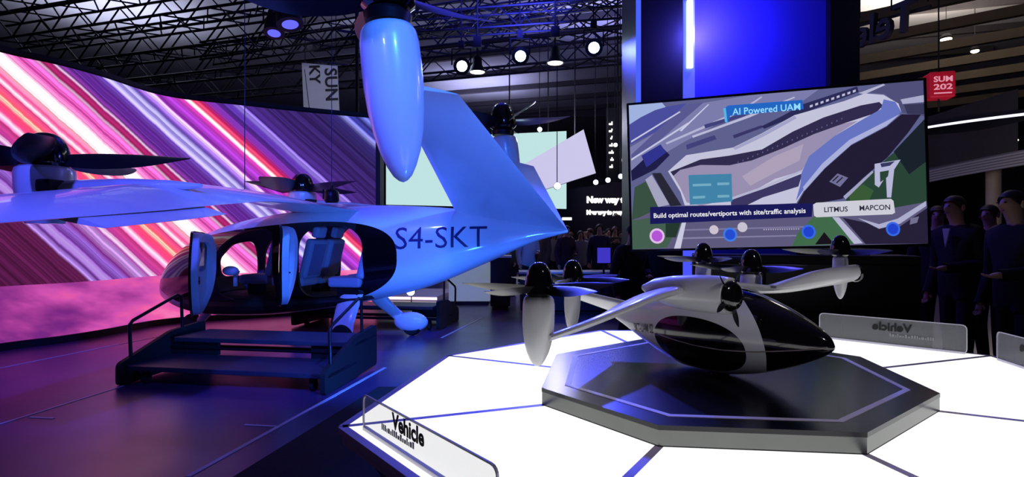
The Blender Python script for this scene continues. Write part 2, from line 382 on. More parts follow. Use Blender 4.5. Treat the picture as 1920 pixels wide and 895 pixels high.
def pod(parent, top, bot, r, m, rx=1.0, name='nacelle', n=28, shape='tail'):
    """nacelle body from top centre to bottom tip, blunt top"""
    top = Vector(top); bot = Vector(bot); ax = (bot - top); Lh = ax.length; ax.normalize()
    a = Vector((1, 0, 0)); a = (a - ax * a.dot(ax)).normalized() if abs(ax.x) < .9 else Vector((0, 0, 1)); b = ax.cross(a)
    prof = [(.0, .62), (.015, .82), (.05, .93), (.12, .985), (.25, 1.0), (.4, .99), (.55, .93), (.68, .83), (.8, .68), (.9, .48), (.96, .31), (.99, .15), (1.0, .03)]
    if shape == 'short': prof = [(0, .9), (.04, .98), (.3, 1.0), (.6, .95), (.85, .8), (1, .6)]
    rings = [[top + ax * (u * Lh) + (a * math.cos(k * 2 * math.pi / n) * rx + b * math.sin(k * 2 * math.pi / n)) * r * q for k in range(n)] for u, q in prof]
    return MB().loft(rings).build(name, m, parent, 40)
def apply_bool(o, cutters):
    for c in cutters:
        md = o.modifiers.new('cut', 'BOOLEAN'); md.operation = 'DIFFERENCE'; md.object = c; md.solver = 'EXACT'; md.material_mode = 'TRANSFER'
    dg = bpy.context.evaluated_depsgraph_get(); dg.update()
    me = bpy.data.meshes.new_from_object(o.evaluated_get(dg)); o.modifiers.clear(); o.data = me
    for c in cutters: bpy.data.objects.remove(c)
    me.shade_smooth(); me.set_sharp_from_angle(angle=R(32))
def paint_mask_mat(name, white, expr):
    """white paint with a black glossy canopy area; expr(nt, x, z) returns a socket > 0 inside the black area"""
    m = bpy.data.materials.new(name); m.use_nodes = True; nt = m.node_tree; N = nt.nodes.new; L = nt.links.new
    b = nt.nodes['Principled BSDF']; b.inputs['Roughness'].default_value = .3; b.inputs['Coat Weight'].default_value = .5; b.inputs['Coat Roughness'].default_value = .06
    tc = N('ShaderNodeTexCoord'); sx = N('ShaderNodeSeparateXYZ'); L(tc.outputs['Object'], sx.inputs[0])
    f = expr(nt, sx)
    mx = N('ShaderNodeMix'); mx.data_type = 'RGBA'; L(f, mx.inputs[0]); mx.inputs[6].default_value = lin(white) + (1,); mx.inputs[7].default_value = lin((7, 6, 12)) + (1,)
    L(mx.outputs[2], b.inputs['Base Color'])
    mr = N('ShaderNodeMapRange'); L(f, mr.inputs[0]); mr.inputs[3].default_value = .3; mr.inputs[4].default_value = .1; L(mr.outputs[0], b.inputs['Roughness'])
    return m
def nm(nt, op, a, b=None, c=None):
    n = nt.nodes.new('ShaderNodeMath'); n.operation = op
    for i, v in enumerate((a, b, c)):
        if v is None: continue
        if isinstance(v, (int, float)): n.inputs[i].default_value = v
        else: nt.links.new(v, n.inputs[i])
    return n.outputs[0]

# ------------------------------------------------------------------ the full-size air taxi
YAW = math.atan2(.171, -.985)
taxi = thing('air_taxi', 'full-size white electric air taxi bathed in blue light, cabin doors open', 'aircraft', (.76, 7.6, 0), YAW)
def big_canopy(nt, sx):
    x, z = sx.outputs[0], sx.outputs[2]
    zc = nm(nt, 'SUBTRACT', 1.44, nm(nt, 'MULTIPLY', x, .103)); hz = .615
    u = nm(nt, 'POWER', nm(nt, 'ABSOLUTE', nm(nt, 'DIVIDE', nm(nt, 'SUBTRACT', x, 4.25), 1.97)), 2.7)
    v = nm(nt, 'POWER', nm(nt, 'ABSOLUTE', nm(nt, 'DIVIDE', nm(nt, 'SUBTRACT', z, zc), hz)), 2.7)
    inside = nm(nt, 'LESS_THAN', nm(nt, 'ADD', u, v), 1.0)
    q = nm(nt, 'DIVIDE', nm(nt, 'MAXIMUM', nm(nt, 'SUBTRACT', x, 4.9), 0.0), 1.3)
    sill = nm(nt, 'ADD', .40, nm(nt, 'MULTIPLY', nm(nt, 'MULTIPLY', q, q), .3))      # pale strip under the windscreen
    return nm(nt, 'MULTIPLY', inside, nm(nt, 'GREATER_THAN', z, sill))
def rounded(pts, r=.12, n=5):
    """rounded polygon of (s,z) points"""
    out = []; m = len(pts)
    for i in range(m):
        p = Vector(pts[i]); a = (Vector(pts[i - 1]) - p); b = (Vector(pts[(i + 1) % m]) - p); rr = min(r, a.length * .45, b.length * .45)
        A = p + a.normalized() * rr; B = p + b.normalized() * rr
        for k in range(n + 1):
            u = k / n; out.append((1 - u) ** 2 * A + 2 * u * (1 - u) * p + u * u * B)
    return out
OPEN1 = [(4.93, .66), (4.9, 1.3), (4.55, 1.56), (4.0, 1.6), (3.96, .58), (4.3, .5)]
OPEN2 = [(3.62, .62), (3.62, 1.45), (3.45, 1.62), (2.95, 1.62), (2.74, 1.45), (2.72, .85), (2.95, .68)]
def big_fuselage():
    ss = list(np.linspace(0, 5.2, 44)) + list(np.linspace(5.28, 6.2, 16)) + [6.24, 6.27, 6.285, 6.29]
    b = MB(); b.loft(fus_rings(ss, fT, fB, fW, 56)); o = b.build('fuselage', paint_mask_mat('taxi_paint', (228, 230, 236), big_canopy), taxi)
    si = np.linspace(2.6, 5.75, 20)
    inner = MB(); inner.loft(fus_rings(si, fT, fB, fW, 40, .93)); c0 = inner.build('cutter', INTER, taxi)
    cs = [c0]
    for poly in (OPEN1, OPEN2):
        pl = rounded(poly, .22, 6); c = MB(); c.prism([(p.x, -1.2, p.y) for p in pl], (0, 2.4, 0)); cs.append(c.build('cutter', MATTE, taxi))
    pl = rounded([(5.02, .84), (5.02, 1.42), (5.35, 1.36), (5.6, 1.12), (5.58, .84)], .1, 4); c = MB(); c.prism([(p.x, -1.2, p.y) for p in pl], (0, 1.15, 0)); cs.append(c.build('cutter', MATTE, taxi))
    apply_bool(o, cs); return o
big_fuselage()
MB().loft(fus_rings(np.linspace(2.7, 5.6, 10), lambda s: .66, lambda s: fB(s) + .02, lambda s: fW(s) * .9, 20)).build('cabin_floor', MATTE, taxi)
# seats and console
def seat(x, y):
    b = MB(); b.box(x - .22, x + .26, y - .22, y + .22, .78, .92); o = b.build('seat', CLOTHW, taxi, None, .04)
    M = Matrix.Translation((x - .2, y, .9)) @ Matrix.Rotation(R(-14), 4, 'Y')
    MB().box(-.06, .06, -.22, .22, 0, .56, M).build('backrest', CLOTHW, o, None, .04)
    MB().box(-.05, .05, -.13, .13, .58, .74, M).build('headrest', CLOTHW, o, None, .03)
    MB().box(x - .15, x + .15, y - .15, y + .15, .6, .78).build('seat_base', STEEL, o)
    MB().box(-.065, -.055, -.16, .16, .05, .5, M).build('back_shell', mat('seat_shell', (108, 112, 150), .5, noise=.08), o)
for x, y in ((3.0, .27), (3.0, -.27), (3.85, .0 + .27), (3.85, -.27), (4.55, 0)): seat(x, y)
MB().prism([(5.35, -.3, .66), (5.35, -.3, .84), (5.15, -.3, .88), (5.05, -.3, .66)], (0, .6, 0)).build('console', MATTE, taxi, None, .02)
MB().tube([(4.85, .22, .75), (4.85, .22, .9), (4.82, .2, .98)], .03).build('control_stick', TRIM, taxi, 40)
MB().ell((4.87, .3, .98), (.13, .06, .07)).build('grip', TRIM, taxi, 60)
# doors (hinged at the front edge of each opening, swung out)
DOORP = [(0, .55), (.02, .93), (.14, 1.1), (.62, 1.12), (.8, 1.02), (.84, .7), (.83, .35), (.74, .1), (.56, 0), (.34, .03), (.1, .25)]
def door(s0, z0, ang, wd, ht, lab):
    hinge = Vector((s0, half_width_at(s0, 1.05) + .015, z0)); ex = Vector((math.sin(ang), math.cos(ang), 0)); ez = Vector((0, 0, 1)); en = ex.cross(ez)  # en points forward or aft
    if en.x > 0: en = -en                       # aft-facing = inner side
    sh = rounded(DOORP, .16, 4); c = Vector((.42, .56))
    bow = lambda u, v: en * (.10 * math.sin(math.pi * min(max(u / .84, 0), 1)) * -1 + .10 * (v - .56) ** 2 * 1.2)
    def P(u, v, d): return hinge + ex * (u * wd / .84) + ez * (v * ht / 1.12) + bow(u, v) + en * d
    def ringp(k, d): return [P(c.x + (p.x - c.x) * k, c.y + (p.y - c.y) * k, d) for p in sh]
    o = MB().loft([ringp(1, -.03), ringp(1, .0), ringp(.9, .0), ringp(.55, 0), ringp(.2, 0)]).build('door', BLACK, taxi, 40)
    b = MB(); b.loft([ringp(.97, .0), ringp(.96, .075), ringp(.92, .09), ringp(.76, .085), ringp(.72, .03), ringp(.5, .015), ringp(.2, .01)], True); b.build('door_trim', TRIM, o, 40)
    win = rounded([(.2, .58), (.2, .92), (.3, 1.0), (.56, 1.0), (.66, .9), (.66, .58)], .08, 3)
    MB().prism([P(p.x, p.y, .045) for p in win], en * .012).build('window', BLACK, o)
    MB().prism([P(p.x, p.y, .04) for p in rounded([(.2, .14), (.2, .5), (.66, .5), (.66, .2), (.5, .12)], .08, 3)], en * .02).build('inner_panel', TRIM, o)
    la = [P(.42, .42, .062), P(.58, .42, .062), P(.58, .52, .062), P(.42, .52, .062)]
    MB().prism(la, en * .02).build('latch', STEEL, o)
    MB().prism([P(.76, .47, .09), P(.82, .47, .09), P(.82, .49, .09), P(.76, .49, .09)], en * .015).build('latch_pin', STEEL, o)
    MB().tube([P(.0, .4, -.02), P(-.06, .4, -.05)], .02).build('hinge', STEEL, o, 40)
door(4.93, .42, R(-22), .82, 1.13, 'front')
door(3.68, .58, R(-22), .74, 1.05, 'rear')
# wing
WST = [(0, 4.2, 2.85, 1.9, 1.84, .17), (.6, 4.15, 2.9, 1.92, 1.84, .17), (1.3, 4.1, 2.95, 1.98, 1.86, .16), (2.2, 4.05, 2.95, 2.0, 1.84, .14), (2.9, 4.0, 2.98, 1.95, 1.77, .12), (3.6, 3.96, 3.0, 1.84, 1.68, .11), (4.3, 3.92, 3.02, 1.73, 1.6, .1), (5.0, 3.88, 3.1, 1.63, 1.52, .09)]
def wing(sign, ymax):
    rings = []; zst = [s for s in WST if s[0] <= ymax]
    fs = [smoothf([(s[0], s[i]) for s in WST]) for i in range(1, 6)]
    for y in np.linspace(0.0 if sign > 0 else 0.001, ymax, 30):
        rings.append(airfoil(Vector((fs[0](y), sign * y, fs[2](y))), Vector((fs[1](y), sign * y, fs[3](y))), fs[4](y), (0, 0, 1)))
    b = MB(); b.loft(rings); return b.build('wing', WHITE, taxi, 50)
wing(1, 5.0); wing(-1, 2.55)
# drooped flap under the port wing
b = MB(); fl = []
for y in np.linspace(3.15, 4.35, 12):
    z1 = smoothf([(s[0], s[4]) for s in WST])(y); fl.append(airfoil(Vector((3.3, y, z1 + .03)), Vector((2.8, y, z1 - .075)), .05, (0, 0, 1)))
b.loft(fl); b.build('flap', WHITE, taxi, 50)
# nacelles and propellers
BIGB = blade_mesh(1.3, 'blade', .36); 
def wing_nacelle(y, zt, ph, sgn=1):
    b = MB()
    b.lathe([(.16, -.5), (.22, -.38), (.25, -.15), (.255, 0), (.245, .05), (.2, .08)], 32, Matrix.Translation((5.06, y, zt)))
    n = b.build('nacelle', WHITE, taxi, 40)
    bz = smoothf([(s[0], s[3]) for s in WST])(abs(y))
    rings = []
    for u, wd, h in ((0, .21, .15), (.3, .19, .13), (.55, .15, .1), (.8, .1, .06), (1, .03, .02)):
        x = 4.95 + (3.3 - 4.95) * u; z = (zt - .22) + (bz - (zt - .22)) * min(1, u * 1.4)
        rings.append([Vector((x, y + wd * math.cos(k * math.pi / 8), z + h * math.sin(k * math.pi / 8))) for k in range(16)])
    MB().loft(rings).build('boom', WHITE, n, 50)
    MB().box(4.7, 4.86, y + sgn * .16 - .06, y + sgn * .16 + .12, zt - .2, zt - .08).build('hinge_cover', MATTE, n, None, .02)
    propeller(taxi, (5.06, y, zt + .13), (0, 0, 1), BIGB, ph, .215, .29)
wing_nacelle(2.85, 2.1, R(28 - 180))
wing_nacelle(-1.95, 2.24, R(90 + 2))
for sg in (1, -1):
    rootL, rootT = Vector((1.55, sg * .05, 1.80)), Vector((-.0, sg * .0, 1.55)); tipL, tipT = Vector((1.5, sg * 2.62, 2.92)), Vector((.82, sg * 2.62, 2.78))
    upv = Vector((0, -sg * .38, .92)); rings = []
    for u in np.linspace(0, 1, 12): rings.append(airfoil(rootL.lerp(tipL, u), rootT.lerp(tipT, u), .1 - .05 * u, upv))
    MB().loft(rings).build('tail_fin', WHITE, taxi, 50)
    pod(taxi, (1.43, sg * 2.8, 3.38), (1.28, sg * 2.8, 1.96), .272, WHITE)
    MB().lathe([(.2, -.02), (.22, .06), (.16, .12), (.1, .16)], 24, Matrix.Translation((1.43, sg * 2.8, 3.42))).build('motor_collar', STEEL, taxi, 40)
    propeller(taxi, (1.43, sg * 2.8, 3.62), (.08, 0, 1), BIGB, R(-54 if sg > 0 else 55), .25, .4)
# landing gear
def leg(pts, wd, th, wheel, name='landing_leg'):
    rings = []
    for i, p in enumerate(pts):
        p = Vector(p); wq = wd[i]; tq = th[i]
        rings.append([p + Vector((wq * math.cos(a), tq * math.sin(a), 0)) for a in [k * math.pi / 8 for k in range(16)]])
    o = MB().loft(rings).build(name, WHITE, taxi, 50)
    x, y = wheel
    Mx = Matrix.Translation((x, y, .15)) @ Matrix.Rotation(R(90), 4, 'X')
    MB().lathe([(.06, -.06), (.13, -.06), (.15, -.03), (.15, .03), (.13, .06), (.06, .06)], 24, Mx).build('wheel', RUBBER, o, 40)
    return o
leg([(2.96, .36, .68), (2.96, .5, .5), (2.97, .6, .3), (2.97, .62, .12)], [.17, .165, .155, .14], [.07, .06, .05, .05], (2.97, .62))
l2 = leg([(2.95, -.3, .66), (2.78, -.36, .46), (2.6, -.4, .3), (2.5, -.4, .22)], [.17, .15, .13, .12], [.07, .06, .06, .07], (2.36, -.4))
b = MB(); b.ell((2.38, -.4, .2), (.27, .11, .15)); b.build('wheel_fairing', WHITE, l2, 60)
leg([(5.45, 0, .36), (5.6, 0, .2), (5.72, 0, .1)], [.09, .08, .07], [.07, .06, .05], (5.74, .0))
# lettering wrapped onto the tail cone
def fuselage_text(txt, s0, s1, zb, zt, m, parent, ft, fb, fw, side=1, off=.006, name='registration_lettering', bold=-.003):
    me = text_mesh(txt, 1.0, 0, 'LEFT', bold)
    xs = [v.co.x for v in me.vertices]; ys = [v.co.y for v in me.vertices]; x0, x1, y0, y1 = min(xs), max(xs), min(ys), max(ys)
    bm = bmesh.new(); bm.from_mesh(me)
    for k in range(1, 24):
        x = x0 + (x1 - x0) * k / 24
        bmesh.ops.bisect_plane(bm, geom=bm.verts[:] + bm.edges[:] + bm.faces[:], plane_co=(x, 0, 0), plane_no=(1, 0, 0))
    for k in range(1, 6):
        bmesh.ops.bisect_plane(bm, geom=bm.verts[:] + bm.edges[:] + bm.faces[:], plane_co=(0, y0 + (y1 - y0) * k / 6, 0), plane_no=(0, 1, 0))
    for v in bm.verts:
        s = s0 + (s1 - s0) * (v.co.x - x0) / (x1 - x0); f = (v.co.y - y0) / (y1 - y0)
        u = (v.co.x - x0) / (x1 - x0); z = (zb[0] + (zb[1] - zb[0]) * u) * (1 - f) + (zt[0] + (zt[1] - zt[0]) * u) * f
        v.co = (s, side * (half_width_at(s, z, ft, fb, fw) + off), z)
    bm.to_mesh(me); bm.free(); me.materials.clear(); me.materials.append(m); return mobj(name, me, parent)
fuselage_text('S4-SKT', 2.3, 1.08, (1.30, 1.34), (1.60, 1.62), INK, taxi, fT, fB, fW)
# suspension cables and clamps
CABLE = mat('steel_cable', (70, 70, 110), .4, .8)
for px, py, y, lab in ((622, 384, -.25, 'thin vertical suspension cable rising from the clamp behind the air taxi cabin roof'), (459, 362, .9, 'thin vertical suspension cable rising from the air taxi wing over its nose')):
    k = (px - 960) / FPX; s = (.76 - .171 * y - 7.6 * k + .985 * k * y) / (.985 + .171 * k); p = taxi.matrix_basis @ Vector((s, y, 0)); z = CAMZ - (py - HZ) / FPX * p.y
    tag(MB().tube([(p.x, p.y, z + .05), (p.x, p.y, 8.1)], .006, 6).build('suspension_cable', CABLE), lab, 'cable')
    if px == 622:
        c = thing('cable_clamp', 'small dark blue clamp gripping a cable on top of the air taxi', 'clamp', (p.x, p.y, z + .03))
        MB().lathe([(.09, 0), (.11, .03), (.11, .15), (.08, .19), (.03, .2)], 16).build('body', STEEL, c, 40)
        MB().lathe([(.03, .2), (.03, .26), (.01, .27)], 10).build('eye_bolt', STEEL, c, 40)
        MB().box(-.13, -.1, -.02, .02, .05, .2).build('lever', STEEL, c)

# ------------------------------------------------------------------ boarding steps
def boarding_steps(name, label, loc, rz, wdt, mir=1, low=.19, hi=.38):
    t = thing(name, label, 'steps', loc, rz, 'rolling boarding steps')
    MB().box(0, wdt, 0, .62, low - .05, low).build('lower_tread', STEPB, t, None, .008)
    MB().box(.12, wdt, .56, 1.12, hi - .05, hi).build('upper_tread', STEPB, t, None, .008)
    for x in (0, wdt - .05):
        pl = rounded([(-.06, .0), (-.06, .22), (.1, low + .08), (.62, hi + .06), (1.14, hi + .1), (1.14, .03)], .05, 3)
        MB().prism([(x, p.x, p.y) for p in pl], (.05, 0, 0)).build('side_panel', MATTE, t)
        rail = [(x + .025, .1, low), (x + .025, .08, .58), (x + .025, .12, .62), (x + .025, .72, .82), (x + .025, .78, .8), (x + .025, .8, hi)]
        MB().tube(rail, .017, 8).build('handrail', STEEL, t, 50)
        for y in (.1, 1.0):
            c = MB().lathe([(.02, -.02), (.05, -.02), (.05, .02), (.02, .02)], 16, Matrix.Translation((x + (.2 if x < 1 else -.15), y, .05)) @ Matrix.Rotation(R(90), 4, 'Y')).build('caster', RUBBER, t, 40)
            MB().box(x + (.17 if x < 1 else -.18), x + (.23 if x < 1 else -.12), y - .02, y + .02, .06, low - .04).build('fork', STEEL, c)
    MB().tube([(.05, .6, .26), (wdt - .05, .6, .26)], .015).build('cross_bar', STEEL, t, 50)
    MB().box(.05, .62, .6, .64, low, hi - .05).build('riser_panel', MATTE, t)
    MB().box(wdt - .5, wdt - .05, .6, .64, low, hi - .05).build('riser_panel', MATTE, t)
    MB().box(.05, wdt - .05, 1.06, 1.1, .16, .2).build('rear_beam', STEEL, t)
    return t
rzs = math.atan2(-.35, 2.16)
boarding_steps('boarding_steps', 'low black two-tread boarding steps beneath the open cabin doors', (-3.88, 5.55, 0), rzs, 2.2)
boarding_steps('boarding_steps', 'low black boarding steps under the belly on the far side of the air taxi', (-.95, 9.85, 0), rzs + math.pi, 2.5)

# ------------------------------------------------------------------ glowing table and plinth
ZT, ZP = .78, .85
PA = [(.232, 2.902), (.121, 2.252), (.471, 1.801), (1.099, 1.733), (1.658, 2.171), (1.767, 2.844), (1.419, 3.283), (.791, 3.351)]
CC = Vector((.945, 2.542))
kk = [1.84, 1.88, 1.88, 1.95, 2.1, 2.18, 2.0, 1.9]
IN = [Vector(p) for p in PA]; OUT = [CC + (p - CC) * k for p, k in zip(IN, kk)]
def v3(p, z): return Vector((p.x, p.y, z))
table = thing('light_table', 'large octagonal display table with glowing white panels and dark seams', 'table', (CC.x, CC.y, 0))
TI = Matrix.Translation((-CC.x, -CC.y, 0))
PANEL = emis('lightbox_acrylic', (255, 255, 255), 1.1)
SEAM = mat('table_frame_grey', (225, 212, 240), .5, noise=.1, nscale=30)
MB().prism([v3(CC + (p - CC) * 1.0, ZT - .06) for p in OUT], (0, 0, .04), TI).build('table_frame', SEAM, table)
MB().loft([[TI @ v3(CC + (p - CC) * .72, .0) for p in OUT], [TI @ v3(CC + (p - CC) * .74, .1) for p in OUT], [TI @ v3(CC + (p - CC) * .97, ZT - .06) for p in OUT]]).build('pedestal', mat('table_skirt', (18, 15, 26), .35, noise=.2, nscale=10), table)
for i in range(8):
    j = (i + 1) % 8
    a, b_, c, d = IN[i], IN[j], OUT[j], OUT[i]
    q = [CC + (a - CC) * .92, CC + (b_ - CC) * .92, c, d]; cen = sum(q, Vector((0, 0))) / 4
    # inset by seam
    def inset(poly, w_):
        n = len(poly); out = []
        for k in range(n):
            p0, p1, p2 = poly[k - 1], poly[k], poly[(k + 1) % n]; e1 = (p1 - p0).normalized(); e2 = (p2 - p1).normalized()
            n1 = Vector((-e1.y, e1.x)); n2 = Vector((-e2.y, e2.x))
            if n1.dot(cen - p1) < 0: n1 = -n1
            if n2.dot(cen - p1) < 0: n2 = -n2
            m_ = (n1 + n2); out.append(p1 + m_ * (w_ / max(.2, 1 + n1.dot(n2))))
        return out
    MB().prism([v3(p, ZT - .02) for p in inset(q, .0145)], (0, 0, .02), TI).build('light_panel', PANEL, table)
for i in range(8):
    j = (i + 1) % 8
    def strip(a, b_, hw, name):
        d = (b_ - a).normalized(); n = Vector((-d.y, d.x)) * hw
        MB().prism([v3(a - n, ZT - .02), v3(b_ - n, ZT - .02), v3(b_ + n, ZT - .02), v3(a + n, ZT - .02)], (0, 0, .02), TI).build(name, SEAM, table)
    strip(CC + (IN[i] - CC) * .95, OUT[i], .014, 'seam_strip'); strip(OUT[i], OUT[j], .016, 'rim_strip')
plinth = thing('display_plinth', 'low octagonal black glossy plinth with mirrored sides on the glowing table', 'plinth', (CC.x, CC.y, ZT))
PI_ = Matrix.Translation((-CC.x, -CC.y, -ZT))
MIRR = mat('brushed_mirror', (112, 114, 112), .25, 1.0, noise=.08, nscale=12)
MB().prism([v3(p, ZT + .002) for p in IN], (0, 0, .052), PI_).build('body', MIRR, plinth)
MB().prism([v3(CC + (p - CC) * 1.002, ZP - .016) for p in IN], (0, 0, .016), PI_).build('top', mat('plinth_top_gloss', (13, 12, 24), .24, noise=.15, nscale=5), plinth)
r0 = [PI_ @ v3(CC + (p - CC) * .855, ZP) for p in IN]; r1 = [PI_ @ v3(CC + (p - CC) * .885, ZP) for p in IN]; up = Vector((0, 0, .0015))
MB().loft([r0, r1, [p + up for p in r1], [p + up for p in r0], r0], False).build('inlay_line', mat('inlay_lilac', (236, 228, 250), .4, noise=.05), plinth)
MB().prism([v3(CC + (p - CC) * 1.0, ZT) for p in IN], (0, 0, .004), PI_).build('shadow_gap', MATTE, plinth)

# acrylic information signs
ACR = mat('clear_acrylic', (238, 240, 250), .03, alpha=.13, noise=.02)
ACRE = mat('acrylic_edge', (225, 222, 240), .15, alpha=.85, noise=.03)
def acrylic_sign(label, p0, dirv, wd, ht, flip):
    d = Vector((dirv[0], dirv[1], 0)).normalized(); t = thing('acrylic_sign', label, 'sign', (p0[0], p0[1], ZT), math.atan2(d.y, d.x), 'clear acrylic signs on the table')
    sh = rounded([(0, 0), (wd, 0), (wd, ht), (0, ht)], .03, 4); sh2 = rounded([(.005, .005), (wd - .005, .005), (wd - .005, ht - .005), (.005, ht - .005)], .027, 4)
    MB().prism([(p.x, 0, p.y) for p in sh2], (0, .006, 0)).build('sheet', ACR, t)
    MB().loft([[Vector((p.x, 0, p.y)) for p in sh], [Vector((p.x, .006, p.y)) for p in sh], [Vector((p.x, .006, p.y)) for p in sh2], [Vector((p.x, 0, p.y)) for p in sh2], [Vector((p.x, 0, p.y)) for p in sh]], False).build('edge', ACRE, t)
    MB().box(.01, wd - .01, -.004, .0105, 0, .012).build('foot_rail', ACRE, t)
    M = frame((wd * .30, -.002, ht * .55), (1, 0, 0), (0, 0, 1)) if not flip else frame((wd * .66, -.002, ht * .55), (-1, 0, 0), (0, 0, 1))
    put_text('Vehicle', .07, mat('sign_ink', (14, 14, 18), .6), M, t, ext=.0006, bold=.0022)
    g = MB(); x = wd * .2
    y = -.0015
    random.seed(3)
    for k in range(17):
        l = random.uniform(.006, .014); x0 = x if not flip else wd - x - l
        g.box(x0, x0 + l, y - .0004, y + .0004, ht * .34, ht * .34 + random.choice((.012, .016, .02))); x += l + .004
    g.build('fine_print', mat('sign_grey_ink', (150, 150, 156), .6), t)
    return t
e0 = OUT[1]; e1 = OUT[2]; ed = (e1 - e0).normalized()
sp = e0 + ed * .07 + Vector((-ed.y, ed.x)) * .045
acrylic_sign('clear acrylic sign reading Vehicle beside the corner of the table near the boarding steps', sp, ed, .8, .125, False)
f0 = OUT[5]; g0 = OUT[6]; fd = (g0 - f0).normalized(); sp2 = f0 + fd * .1 + Vector((-fd.y, fd.x)) * .05
acrylic_sign('clear acrylic sign seen from behind on the table edge before the dark-clad visitors', sp2 + fd * .78, -fd, .78, .17, True)
h0 = OUT[4]; hd = (h0 - f0).normalized(); sp3 = f0 + hd * .12 + Vector((-hd.y, hd.x)) * -.04
acrylic_sign('clear acrylic sign at the table edge running off past the visitors', sp3, hd, .6, .16, True)

# ------------------------------------------------------------------ scale model of the air taxi
MK, MTH, MZ = .192, -.99, .870
model = thing('air_taxi_model', 'white scale model air taxi with black canopy on the octagonal plinth', 'model', (.535, 3.09, MZ), MTH)
model.scale = (MK, MK, MK)
MSH = .15
def shear(tab): return [(x, z + MSH * (x - 4.5)) for x, z in tab]
mT = smoothf(shear([(0, 1.62), (.8, 1.74), (1.6, 1.9), (2.4, 2.08), (3.1, 2.14), (3.8, 2.06), (4.5, 1.85), (5.1, 1.57), (5.6, 1.28), (6.0, 1.0), (6.2, .82), (6.29, .68)]))
mB = smoothf(shear([(0, 1.55), (.7, 1.2), (1.5, .78), (2.3, .4), (3.0, .16), (3.8, .04), (4.6, .05), (5.3, .18), (5.8, .33), (6.1, .46), (6.25, .56), (6.29, .6)]))
mW = smoothf([(0, .04), (.7, .2), (1.5, .42), (2.3, .62), (3.1, .76), (3.9, .8), (4.6, .74), (5.2, .6), (5.7, .43), (6.05, .25), (6.22, .12), (6.29, .03)])
def model_canopy(nt, sx):
    x, y, z = sx.outputs[0], sx.outputs[1], nm(nt, 'SUBTRACT', sx.outputs[2], nm(nt, 'MULTIPLY', nm(nt, 'SUBTRACT', sx.outputs[0], 4.5), .15))
    # side window: tilted ellipse on each flank
    dx = nm(nt, 'SUBTRACT', x, 3.55); dz = nm(nt, 'SUBTRACT', z, nm(nt, 'SUBTRACT', 1.35, nm(nt, 'MULTIPLY', x, .16)))
    e1 = nm(nt, 'ADD', nm(nt, 'POWER', nm(nt, 'DIVIDE', nm(nt, 'ABSOLUTE', dx), 1.28), 2.2), nm(nt, 'POWER', nm(nt, 'DIVIDE', nm(nt, 'ABSOLUTE', dz), .6), 2.2))
    side = nm(nt, 'LESS_THAN', e1, 1.0)
    # nose glass: ahead of a slanted hoop
    hoop = nm(nt, 'ADD', 4.64, nm(nt, 'MULTIPLY', nm(nt, 'POWER', nm(nt, 'ABSOLUTE', nm(nt, 'DIVIDE', y, .8)), 2.0), .82))
    hoop = nm(nt, 'SUBTRACT', hoop, nm(nt, 'MULTIPLY', nm(nt, 'SUBTRACT', z, 1.0), .38))
    nose = nm(nt, 'GREATER_THAN', x, hoop)
    return nm(nt, 'MAXIMUM', side, nose)
ssm = list(np.linspace(0, 5.2, 44)) + list(np.linspace(5.28, 6.2, 16)) + [6.24, 6.27, 6.285, 6.29]
MB().loft(fus_rings(ssm, mT, mB, mW, 56)).build('fuselage', paint_mask_mat('model_paint', (222, 222, 228), model_canopy), model, 40)
# chrome waistline on the flanks
for sd in (1, -1):
    b = MB(); pts = []
    for s in np.linspace(2.35, 6.22, 40):
        z = 1.42 - .155 * s + .07 * math.sin((s - 2.3) * 1.2) if s < 4.7 else .70 + .0 * s
        z = interp([(2.3, 1.02), (3.0, .86), (3.6, .74), (4.3, .64), (5.0, .60), (5.8, .62), (6.25, .66)], s) + MSH * (s - 4.5)
        pts.append(Vector((s, sd * (half_width_at(s, z, mT, mB, mW) + .002), z)))
    b.tube(pts, .014, 6); b.build('waist_line', mat('model_waist_silver', (150, 140, 140), .3, .6, noise=.1), model, 60)
fuselage_text('SKT-UAM 02', 1.35, 2.22, (.58, .66), (.8, .9), mat('model_ink', (20, 16, 26), .5), model, mT, mB, mW, -1, .012, 'side_lettering', .01)
MWS = [(0, 4.1, 2.7, 1.95, 1.86, .22), (1.0, 4.1, 2.75, 1.98, 1.84, .22), (1.6, 4.15, 2.8, 1.95, 1.75, .22), (2.4, 4.2, 2.95, 1.86, 1.6, .2), (3.4, 4.2, 3.15, 1.66, 1.36, .18), (4.4, 4.15, 3.3, 1.44, 1.16, .16), (5.2, 4.1, 3.4, 1.28, 1.04, .14)]
PWS = [(0, 4.1, 2.85, 1.95, 1.86, .2), (.8, 4.1, 2.9, 1.9, 1.75, .18), (1.6, 4.15, 3.1, 1.82, 1.62, .2), (2.4, 4.25, 3.3, 1.9, 1.6, .36), (3.4, 4.35, 3.4, 2.0, 1.7, .5), (4.4, 4.4, 3.4, 2.06, 1.76, .52), (5.25, 4.4, 3.4, 2.1, 1.8, .5)]
for sg, tab in ((-1, MWS), (1, PWS)):
    fs = [smoothf([(s[0], s[i]) for s in tab]) for i in range(1, 6)]; rings = []
    for y in np.linspace(.001, tab[-1][0], 28): rings.append(airfoil(Vector((fs[0](y), sg * y, fs[2](y))), Vector((fs[1](y), sg * y, fs[3](y))), fs[4](y), (0, 0, 1)))
    MB().loft(rings).build('wing', MODELW, model, 50)
MBL = blade_mesh(1.5, 'blade', .3)
def model_rotor(top, bot, r, ax, ph, hub_r=.26, hub_h=.5):
    pod(model, top, bot, r, MODELW, shape='tail'); top = Vector(top); ax = Vector(ax)
    propeller(model, top + ax * .1, ax, MBL, ph, hub_r, hub_h)
